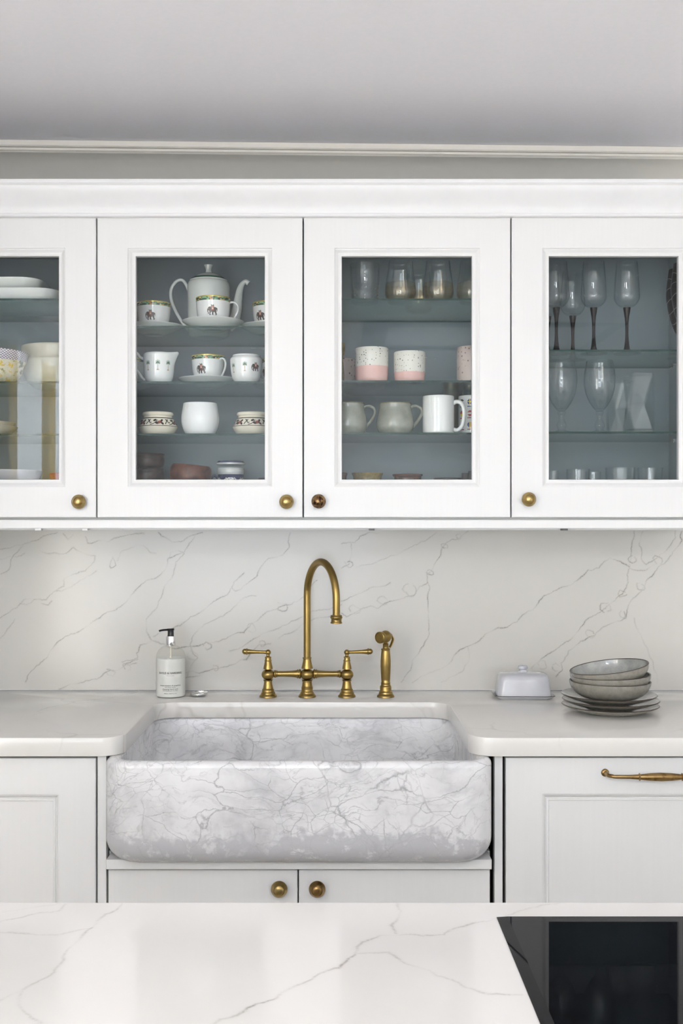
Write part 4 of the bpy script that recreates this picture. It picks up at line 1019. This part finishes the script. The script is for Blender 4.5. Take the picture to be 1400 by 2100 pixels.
def make_pot(loc, label, rz=0):
    t = thing('painted_pot', loc, label, 'pot', 'cream pots with painted scrolls', rz=rz)
    lathe('pot_body', vessel(po, .003), 'ivory', t, seg=64)
    blk, rd = [], []
    circ_ = 2*PI*.044
    for zl, w_ in ((.0215, .0014), (.0415, .0021)): blk.append(curvestrip(po, [(circ_*k/72, zl) for k in range(73)], w_))
    for k in range(6):
        u0 = circ_*k/6-.02
        sp2 = [(u0+.010+(.0065-.0009*i*.9)*math.cos(i*.55+2.0), .0315+(.0065-.0009*i*.9)*math.sin(i*.55+2.0)) for i in range(7)]
        blk.append(curvestrip(po, [(u0-.002, .025), (u0+.001, .030)]+sp2, .0021)); blk.append(curvestrip(po, [(u0+.008, .024), (u0+.016, .026), (u0+.022, .031), (u0+.026, .036)], .0017))
        blk.append(blob(po, u0+.019, .035, .0046, .0028, .3)); blk.append(blob(po, u0+.024, .028, .0046, .0030, -.4)); blk.append(blob(po, u0+.002, .036, .0025, .0016, -.5))
        rd.append(blob(po, u0+.030, .030, .0062, .0040, .25)); blk.append(blob(po, u0+.036, .034, .0042, .0026, .9)); blk.append(blob(po, u0+.037, .027, .0042, .0026, -.8))
    v, f = comb(blk); link_mesh('black_scroll', v, f, 'fblack', t, smooth=False); v, f = comb(rd); link_mesh('brown_leaves', v, f, 'red', t, smooth=False)
    return t
zz = G(1, 2)
p0 = make_pot((X(324, -.245), -.245, zz), 'cream pot with painted scroll band, left of the plain white beaker')
copy_tree(p0, (X(517, -.245), -.245, zz), 'cream pot with painted scroll band, right of the plain white beaker', rz=.12)
yo = -.25
wo = smoothprof([(S(23, yo), 0), (S(27, yo), .001), (S(32, yo), .008), (S(36.5, yo), .022), (S(38.5, yo), .036), (S(38, yo), .052), (S(36, yo), .067), (S(34.5, yo), .079)], 4)
tag(lathe('white_beaker', vessel(wo, .0022), 'mattwhite', loc=(X(410.5, yo), yo, zz), seg=64), 'plain rounded white beaker between two painted pots', 'beaker')
# brown bowls, rust bowl, blue mug on the cabinet floor
FZ = FLOOR+.0006
def simple_vessel(name, px, y, zb, pts, mat, label, cat, group=None, wall=.003, seg=48, rot=None, n=3, slot=None, zfix=0):
    o_ = smoothprof([(S(r, y), Z(py, y)-zb) if py is not None else (S(r, y), 0) for r, py in pts], n)
    o_ = [(r, max(z_, 0)) for r, z_ in o_]
    o = lathe(name, vessel(o_, wall), mat, loc=(X(px, y), y, zb+zfix), seg=seg, rot=rot, slot=slot); return tag(o, label, cat, group), o_
yv = -.20
simple_vessel('pottery_bowl', 300, yv, FZ, [(26, None), (30, 1015), (37, 990), (38, 972), (36.5, 965), (37.5, 962)], 'brownglaze', 'dark brown glazed pottery bowl, lower of the stack at lower left', 'bowl', 'dark brown glazed bowls')
zz1 = Z(962, yv)
simple_vessel('pottery_bowl', 301, yv, Z(960.5, yv), [(28, None), (34, 957), (37, 951), (37.5, 943), (36, 937), (38, 932)], 'brownglaze', 'dark brown glazed pottery bowl, upper of the stack at lower left', 'bowl', 'dark brown glazed bowls')
simple_vessel('rust_bowl', 384, yv-.045, FZ, [(26, None), (34, 1015), (42, 990), (43, 970), (41, 962), (38, 958)], 'terra', 'russet and grey pottery bowl in front, cabinet floor of the teapot cabinet', 'bowl', rot=(0, math.radians(5.5), 0), zfix=.0045)
ym = -.145
mz = Z(945, ym)-FZ; rm = S(28, ym)
bm_ = thing('blue_mug', (X(473, ym), ym, FZ), 'navy lidded mug with white bands and medallion, cabinet floor', 'mug')
mo = [(rm*.9, 0), (rm*.96, .004), (rm*.96, mz-.036), (rm*1.0, mz-.032), (rm*1.0, mz-.024), (rm*.96, mz-.022), (rm*1.0, mz-.020), (rm*1.0, mz-.010), (rm*1.05, mz-.008), (rm*1.05, mz-.002)]
lathe('mug_body', vessel(mo[:-3], .003), ['navy', 'china'], bm_, slot=lambda j, a, b: 1 if 4 <= j <= 9 else 0)
lathe('lid', [(0, mz-.0118), (rm*.95, mz-.0118), (rm*1.05, mz-.0095), (rm*1.06, mz-.006), (rm*.95, mz-.001), (rm*.6, mz+.001), (0, mz+.001)], ['navy', 'china'], bm_, slot=lambda j, a, b: 1 if j in (1, 2) else 0)
handle([(-rm*.9, 0, mz-.045), (-rm*1.25, 0, mz-.040), (-rm*1.55, 0, mz-.055), (-rm*1.6, 0, mz-.075), (-rm*1.2, 0, mz-.10), (-rm*.9, 0, mz-.105)], .0036, 'navy', bm_)
for ph_ in (0.05, 1.25, -1.25):
    v, f, s = decalg(mo, ph_, mz-.055, .036, .028, 20, 16, lambda u, v_: None if u*u+v_*v_ > 1 or (v_ < -.75) else (1 if (math.sin(u*11+v_*5)*math.sin(v_*13-u*3) > .55) else 0))
    link_mesh('medallion', v, f, ['china', 'navy'], bm_, slots=s, smooth=False)
simple_vessel('dark_bowl', 545, -.22, FZ, [(10, None), (16, 995), (17, 985), (15, 981)], 'slate', 'small dark bowl at the lower right of the teapot cabinet', 'bowl')

# cabinet 3
z = G(2, 0); yg = -.245
h_ = Z(544, yg)-z; Rg = S(31, yg)
go = [(Rg*.80, 0), (Rg*.86, .002)]+[(Rg*(.87+.06*k/24), .002+.044*k/24) for k in range(1, 25)]+[(Rg*.935, .048), (Rg*.97, .07), (Rg, h_)]
def cut(x, y, z_):
    r = math.hypot(x, y)
    if r < Rg*.7 or not (.003 < z_ < .045): return (x, y, z_)
    a = math.atan2(y, x); g_ = min(abs(math.sin(a*8+z_*190)), abs(math.sin(a*8-z_*190))); k_ = 1-.085*max(0, 1-g_*3)
    return (x*k_, y*k_, z_)
V_, F_, _ = latheg(vessel(go, .0024, .008), 144, cut)
tag(link_mesh('cut_glass_tumbler', V_, F_, 'glass', loc=(X(748, yg), yg, z)), 'cut crystal tumbler at left of the top shelf, diamond cuts below', 'glass')
am = smoothprof([(.018, 0), (.030, .003), (.0375, .016), (.0398, .030), (.0375, .055), (.0325, .085), (.0300, .108)], 4)
aproto = None
for px, y, lb in ((821, -.235, 'amber-tinted stemless glass next to the crystal tumbler'), (898, -.235, 'amber-tinted stemless glass, third glass from the left on its shelf'), (968, -.235, 'amber-tinted stemless glass half hidden at the shelf right end'), (858, -.12, 'amber-tinted stemless glass in the back row, between two others')):
    if aproto is None:
        aproto = thing('stemless_glass', (X(px, y), y, z), lb, 'glass', 'amber stemless glasses'); 
        lathe('glass_bowl', vessel(am, .0012, .004), 'glass', aproto, seg=56)
        ai = [(r-.0014, z_+.0045) for r, z_ in am if z_ < .050]
        lathe('amber_lustre', [(0, ai[0][1])]+ai, 'amber', aproto, seg=56)['label'] = 'gold lustre inside lower bowl'
    else: copy_tree(aproto, (X(px, y), y, z), lb)
z = G(2, 1); yc_ = -.25
def dipcup(px, y, top, split, R, label, base='speck', rb=.86, group='two-tone speckled cups'):
    zt2 = Z(top, y)-z; zs2 = Z(split, y)-z; r = S(R, y)
    o_ = smoothprof([(r*.78, 0), (r*rb, .0015), (r*.95, .010), (r*.985, zs2*.9)], 3)+[(r*.99, zs2), (r, zt2*.8), (r, zt2)]
    n0 = len(o_)-3
    o = lathe('dipped_cup', vessel(o_, .003), ['pink', base], loc=(X(px, y), y, z), seg=56, slot=lambda j, a, b: 1 if a[1] >= zs2-1e-6 else 0)
    return tag(o, label, 'cup', group)
dipcup(762, yc_, 716, 753, 34, 'taller speckled cup with a pink dipped base, left of its twin')
dipcup(839.5, yc_, 724, 765, 32.3, 'shorter speckled cup with a pink dipped base')
dipcup(759, -.13, 738, 770, 32, 'speckled cup standing behind the taller pink dipped cup')
def cyl(name, px, y, zb, top, R, mat, label, cat, group=None):
    zt2 = Z(top, y)-zb; r = S(R, y); o_ = [(r*.92, 0), (r*.98, .002), (r, .006), (r, zt2*.5), (r, zt2)]
    return tag(lathe(name, vessel(o_, .003), mat, loc=(X(px, y), y, zb), seg=56), label, cat, group)
cyl('spotted_cup', 969, yc_, z, 714, 32.5, 'speckpink', 'tall dusky pink spotted cup at the right edge of the cup shelf', 'cup')
cyl('spotted_cup', 705, -.13, z, 738, 24, 'speckpink', 'dusky pink spotted cup in shade at the left of the cup shelf', 'cup')
simple_vessel('floral_vase', 694, -.20, z, [(10, None), (12, 770), (9, 735), (14, 722), (13, 705)], 'ochre', 'slim ochre patterned vase peeping in at the left edge', 'vase')
# mugs
z = G(2, 2)
def belly_mug(px, y, label):
    s2 = (3+y)/F
    o_ = smoothprof([(28*s2, 0), (31*s2, .001), (36.5*s2, .012), (38.5*s2, .024), (37.5*s2, .040), (34.5*s2, .056), (33*s2, .066), (33*s2, .077)], 4)
    t = thing('stoneware_mug', (X(px, y), y, z), label, 'mug', 'grey-green stoneware mugs')
    lathe('mug_body', vessel(o_, .003), ['celadon', 'celadon_rim'], t, seg=60, slot=lambda j, a, b: 1 if min(a[1], b[1]) > .0745 else 0)
    handle([(.036, 0, .064), (.043, 0, .070), (.054, 0, .071), (.064, 0, .064), (.066, 0, .052), (.058, 0, .036), (.047, 0, .022), (.041, 0, .014), (.040, 0, .006)], .0040, 'celadon', t, flat=1.5)
    return t
yu = -.25
m1 = belly_mug(810, yu, 'grey-green bellied stoneware mug, left of the plain white mug')
copy_tree(m1, (X(714, yu), yu, z), 'grey-green bellied stoneware mug at the left end of the mug shelf')
def white_mug(px, y, label, r, name='white_mug'):
    zt2 = Z(814, y)-z
    t = thing(name, (X(px, y), y, z), label, 'mug')
    o_ = [(r*.93, 0), (r*.98, .002), (r, .006), (r, zt2*.3), (r, zt2*.6), (r, zt2*.9), (r, zt2)]
    lathe('mug_body', vessel(o_, .003), 'china', t, seg=60); return t, o_, zt2
t, o_, zt2 = white_mug(898.5, yu, 'plain white mug with a round handle, right of the grey-green mug', S(32.5, yu))
handle([(.036, 0, zt2-.018), (.046, 0, zt2-.013), (.058, 0, zt2-.018), (.065, 0, zt2-.038), (.061, 0, .024), (.049, 0, .010), (.036, 0, .012)], .0052, 'china', t, rz=-.25)
t, o_, zt2 = white_mug(972, -.20, 'white mug printed with small round flags, right end of mug shelf', S(32.5, -.20), 'flag_mug')
def flag(kind):
    def fn(u, v):
        if u*u+v*v > 1: return None
        if kind == 0: return 1 if (abs(v) < .2 or abs(u+.15) < .2) else 0
        if kind == 1: return 3 if abs(v) < .33 else 2
        if kind == 2: return 0 if u < -.3 else (1 if u < .35 else 2)
        if kind == 3: return 3 if abs(v) < .33 else 4
        return 2 if v < 0 else 1
    return fn
for ci, ph_ in enumerate((-.98, -.38, .22, .82)):
    for ri_, zf in enumerate((zt2-.016, zt2-.045, zt2-.074)):
        v, f, s = decalg(o_, ph_, zf, .0145, .0145, 14, 14, flag((ci*2+ri_*1+[3, 0, 2, 1][ci % 4]*(0 if ci == 1 else 1)) % 5 if ci != 1 else ri_))
        link_mesh('flag_print', v, f, ['fblue', 'fyellow', 'fred', 'china', 'fblack'], t, slots=s, smooth=False)
        v, f, s = decalg(o_, ph_, zf-.0115, .015, .0022, 8, 1, lambda u, v_: 0); link_mesh('caption_print', v, f, ['fred' if ri_ else 'fblue'], t, slots=s, smooth=False)
for px, y, top, R, mt, lb in ((925, -.09, 790, 15.5, 'olive', 'olive grey lidded jar behind the white mug'), (964, -.09, 792, 16, 'teal', 'teal lidded jar behind the flag mug')):
    t = thing('lidded_jar', (X(px, y), y, z), lb, 'jar', 'small jars at the back of the mug shelf'); ht = Z(top, y)-z-.012; r = S(R, y)
    lathe('jar_body', vessel([(r*.9, 0), (r, .003), (r, ht-.008), (r*.85, ht)], .002), mt, t); lathe('lid', [(0, ht+.0008), (r*.92, ht+.0008), (r*.95, ht+.003), (r*.95, ht+.011), (r*.9, ht+.012), (0, ht+.012)], 'brass_pull', t)
# cabinet floor
for px, y, top, R, mt, lb in ((690, -.2, 971, 22, 'redbrown', 'red-brown pot at the lower left edge, left of the ochre pot'), (753, -.2, 971, 31.5, 'ochre', 'ochre pot with dark leaf marks on the cabinet floor'), (835.5, -.2, 973.5, 30.5, 'redbrown', 'dark red-brown pot right of the ochre pot'),):
    simple_vessel('glazed_pot', px, y, FZ, [(R*.7, None), (R*.85, 1025), (R*.93, 1000), (R*.92, 980), (R, top+3), (R*1.03, top)], mt, lb, 'pot', 'glazed pots on the cabinet floor')
simple_vessel('shallow_dish', 918, -.2, FZ, [(20, None), (24, 1020), (28, 990), (29, 981)], 'slate', 'low grey dish right of the red-brown pot', 'dish')
cyl('steel_beaker', 953, -.2, FZ, 971, 7, 'slate', 'narrow dark beaker, left of a pair at lower right', 'beaker', 'dark beakers'); cyl('steel_beaker', 968, -.2, FZ, 967, 8, 'slate', 'wider dark beaker, right of a pair at lower right', 'beaker', 'dark beakers')

# cabinet 4: wine glasses
z = G(3, 0); yw = -.24; k4 = (3+yw)/F
zr = lambda py: Z(py, yw)-z
def wineglass(loc, label):
    t = thing('wine_glass', loc, label, 'wine glass', 'wine glasses with black stems')
    bo = smoothprof([(7.5*k4, zr(631)), (14*k4, zr(629)), (21.5*k4, zr(622)), (25.8*k4, zr(613)), (26*k4, zr(603)), (24.5*k4, zr(575)), (22.3*k4, zr(550)), (21.3*k4, zr(538))], 4)
    inn = [(max(r-.0010, .0003), z_+.0012) for r, z_ in bo]; inn[0] = (0.0, bo[0][1]+.004); inn[1] = (.006, bo[0][1]+.0042)
    inn = [inn[0], inn[1]]+[p for p in inn[2:] if p[1] > bo[0][1]+.005]
    lathe('bowl', [(0, bo[0][1]+.0002)]+bo+inn[::-1], 'glass', t, seg=56)
    st = smoothprof([(7.4*k4, zr(631.2)), (6.5*k4, zr(638)), (4.0*k4, zr(655)), (3.2*k4, zr(675)), (3.6*k4, zr(695)), (6*k4, .014), (11*k4, .0042), (20*k4, .0018), (27*k4, .0012), (27.5*k4, .0004), (27*k4, 0)], 4)
    lathe('stem', [(0, st[0][1])]+st+[(0, 0)], 'blackstem', t, seg=40)['label'] = 'black stem and foot'
    return t
wg = wineglass((X(1217, yw), yw, z), 'black-stemmed wine glass, second from right on the upper shelf')
copy_tree(wg, (X(1285, yw), yw, z), 'black-stemmed wine glass standing apart, nearest the smoked goblets')
copy_tree(wg, (X(1140.5, yw), yw, z), 'black-stemmed wine glass in the front row at the left')
copy_tree(wg, (X(1174, -.13), -.13, z), 'black-stemmed wine glass in the back row between two front ones')
copy_tree(wg, (X(1123, -.12), -.12, z), 'black-stemmed wine glass in the back row cut off by the door frame')
def goblet_dark(px, y, label, sc):
    t = thing('smoked_goblet', (X(px, y), y, z), label, 'goblet', 'smoked black goblets'); a = (3+y)/F*sc; zz_ = lambda v_: v_*a
    bo = smoothprof([(4*a, zz_(58)), (9*a, zz_(68)), (18*a, zz_(95)), (25*a, zz_(130)), (26.5*a, zz_(155)), (23*a, zz_(190)), (20*a, zz_(210))], 4)
    lathe('bowl', [(0, bo[0][1])]+bo+[(r-.0012, z_) for r, z_ in bo[::-1]], 'smoke', t, seg=48)
    g_ = []
    for k in range(5): g_.append(curvestrip(bo, [(.28*(i/40)-.14, zz_(85+k*24)+.007*math.sin(i*.35+k)) for i in range(41)], .0006))
    v, f = comb(g_); link_mesh('etched_lines', v, f, 'palegrey', t, smooth=False)
    lathe('stem', [(0, zz_(58)), (4*a, zz_(58)), (3.2*a, zz_(50)), (3*a, zz_(20)), (5*a, .006), (24*a, .002), (25*a, 0), (0, 0)], 'glass', t, seg=32)
goblet_dark(1389, -.16, 'smoked black goblet at the far right, the one further back', .87); goblet_dark(1399, -.245, 'larger smoked black goblet at the far right front', .88)
z = G(3, 1); yh = -.22; k5 = (3+yh)/F; zq = lambda py: Z(py, yh)-z
def beer_goblet(px, y, label):
    t = thing('beer_goblet', (X(px, y), y, z), label, 'goblet', 'large clear stemmed goblets')
    bo = smoothprof([(5*k5, zq(843)), (9*k5, zq(841)), (19*k5, zq(828)), (28*k5, zq(808)), (32*k5, zq(785)), (31*k5, zq(765)), (28*k5, zq(748)), (26.5*k5, zq(740))], 4)
    lathe('bowl', [(0, bo[0][1])]+bo+[(r-.0012, z_) for r, z_ in bo[::-1] if z_ > bo[0][1]+.004]+[(0, bo[0][1]+.004)], 'glass', t, seg=56)
    st = smoothprof([(5*k5, zq(843.3)), (8.5*k5, zq(845)), (8*k5, zq(848)), (5.5*k5, zq(852)), (5.5*k5, zq(860)), (9*k5, zq(868)), (10*k5, zq(874)), (7*k5, zq(881)), (9*k5, zq(884)+.002), (25*k5, .0028), (27*k5, .001), (27*k5, 0)], 4)
    st = [(r, max(0, z_)) for r, z_ in st]
    lathe('stem', [(0, st[0][1])]+st+[(0, 0)], 'glass', t, seg=40); return t
b0 = beer_goblet(1229, yh, 'large clear goblet with bulbous stem, right of its twin')
copy_tree(b0, (X(1151, yh), yh, z), 'large clear goblet with bulbous stem at the left edge of the shelf')
def twist(px, y, top, R, label, rz):
    h2 = Z(top, y)-z; r = S(R, y); n = 5; V, Fc = [], []
    lv = [(0, 0, 1.0), (h2*.50, .5, .93), (h2, 1.0, 1.0)]
    rings = []
    for li, (zz_, off_, sc) in enumerate(lv):
        rings.append(len(V)); V += [(r*sc*math.cos(2*PI*(k+off_)/n+rz), r*sc*math.sin(2*PI*(k+off_)/n+rz), zz_) for k in range(n)]
    for li, (zz_, off_, sc) in list(enumerate(lv))[::-1]:
        q_ = .91; rings.append(len(V)); V += [(r*q_*sc*math.cos(2*PI*(k+off_)/n+rz), r*q_*sc*math.sin(2*PI*(k+off_)/n+rz), max(zz_, .010)) for k in range(n)]
    for a, b in zip(rings, rings[1:]):
        up = a < rings[2]
        for k in range(n):
            k2 = (k+1) % n
            if a == rings[2]: Fc.append((a+k, a+k2, b+k2, b+k))
            elif up: Fc += [(a+k, a+k2, b+k), (a+k2, b+k2, b+k)]
            else: Fc += [(a+k, b+k2, b+k), (a+k, a+k2, b+k2)]
    Fc.append(tuple(range(n))[::-1]); Fc.append(tuple(range(rings[-1], rings[-1]+n)))
    tag(link_mesh('faceted_tumbler', V, Fc, 'glass', loc=(X(px, y), y, z), smooth=False), label, 'glass', 'twisted faceted tumblers')
twist(1311, -.245, 768, 34, 'twisted faceted clear tumbler, the bright one in front', .3)
twist(1270, -.15, 783, 29, 'twisted faceted clear tumbler just behind the bright front one', .9)
for px, y, top, R, lb in ((1185, -.22, 963, 24, 'low clear glass on the cabinet floor, second from left'), (1134, -.22, 966, 11, 'narrow clear glass on the cabinet floor, leftmost'), (1216, -.14, 968, 16, 'small clear glass standing back, between two wider glasses'), (1271, -.22, 960, 30, 'wide clear glass in the middle of the cabinet floor'), (1333, -.22, 960, 26, 'clear glass on the cabinet floor near the right side')):
    yy = y; zt2 = Z(top, yy)-FZ; r = S(R, yy)
    o_ = [(r*.8, 0), (r*.88, .003), (r*.95, zt2*.5), (r, zt2)]
    tag(lathe('glass_tumbler', vessel(o_, .0022, .008), 'glass', loc=(X(px, yy), yy, FZ), seg=28, angle=8), lb, 'glass', 'clear tumblers on the cabinet floor')

# cabinet 1
z = G(0, 0); y = -.17
def platter(px, y_, zb, hx, hy, ht, label, mat):
    t = rrloft('serving_dish', [(hx*.80, hy*.78, .03, 0), (hx*.86, hy*.84, .035, .002), (hx*.96, hy*.95, .045, ht*.5), (hx, hy, .05, ht), (hx-.003, hy-.003, .047, ht+.001), (hx*.94, hy*.93, .043, ht*.5), (hx*.84, hy*.82, .033, .006)], mat, None, n=8)
    t.location = (X(px, y_), y_, zb); return tag(t, label, 'dish', 'white serving dishes on the top shelf')
platter(20, -.175, z, .150, .125, .029, 'wide white serving dish, lower of the two on the top shelf', 'china')
platter(5, -.175, z+.0300, .120, .105, .030, 'smaller grey-white serving dish, upper of the two on the top shelf', 'chinag')
z = G(0, 1)
for i in range(2):
    yy = -.115; R = S(74, yy)
    o_ = [(R*.42, 0), (R*.46, .001)]+[(R*(.46+.54*math.sin(k/10*PI/2)**.85), .001+.074*(1-math.cos(k/10*PI/2))**.85+.0012*math.sin(k*2.1)*.3) for k in range(1, 11)]
    if i: o_ = [(r, z_*.98) for r, z_ in o_]
    tag(lathe('cream_bowl', vessel(smoothprof(o_, 2), .004), 'ivory', loc=(X(119, yy), yy, z+i*.037), seg=64), ['large ribbed cream bowl, lower of the nested pair', 'large ribbed cream bowl, upper of the nested pair'][i], 'bowl', 'nested cream bowls')
yy = -.243
lo = smoothprof([(.030, 0), (.034, .001), (.052, .018), (.058, .040), (.065, .062), (.068, .079)], 4)
tag(lathe('patterned_bowl', vessel(lo, .003), 'lattice', loc=(X(-3, yy), yy, z+.0045), seg=64, rot=(0, math.radians(5), 0)), 'bowl painted with purple lattice and yellow fruit, beside the cream bowls', 'bowl')
z = G(0, 2)
for i in range(2):
    R = S(62-i*2, -.22); o_ = [(R*.55, 0), (R*.6, .001), (R*.85, .012), (R*.97, .022), (R, .0235)]
    tag(lathe('cream_dish', vessel(smoothprof(o_, 2), .003), 'ivory', loc=(X(-27-i*3, -.22), -.22, z+i*.0105), seg=56), ['shallow cream dish, lower of two on the third shelf', 'shallow cream dish, upper of two on the third shelf'][i], 'dish', 'shallow cream dishes')
simple_vessel('grey_bowl', 15, -.2, FZ, [(35, None), (45, 1020), (62, 990), (69, 970), (70, 966)], 'palegrey', 'wide pale grey bowl on the floor of the leftmost cabinet', 'bowl')
simple_vessel('coral_bowl', 136, -.2, FZ, [(20, None), (25, 1020), (31, 990), (34, 975), (35, 972)], 'coral', 'coral red bowl at the lower right of the leftmost cabinet', 'bowl')
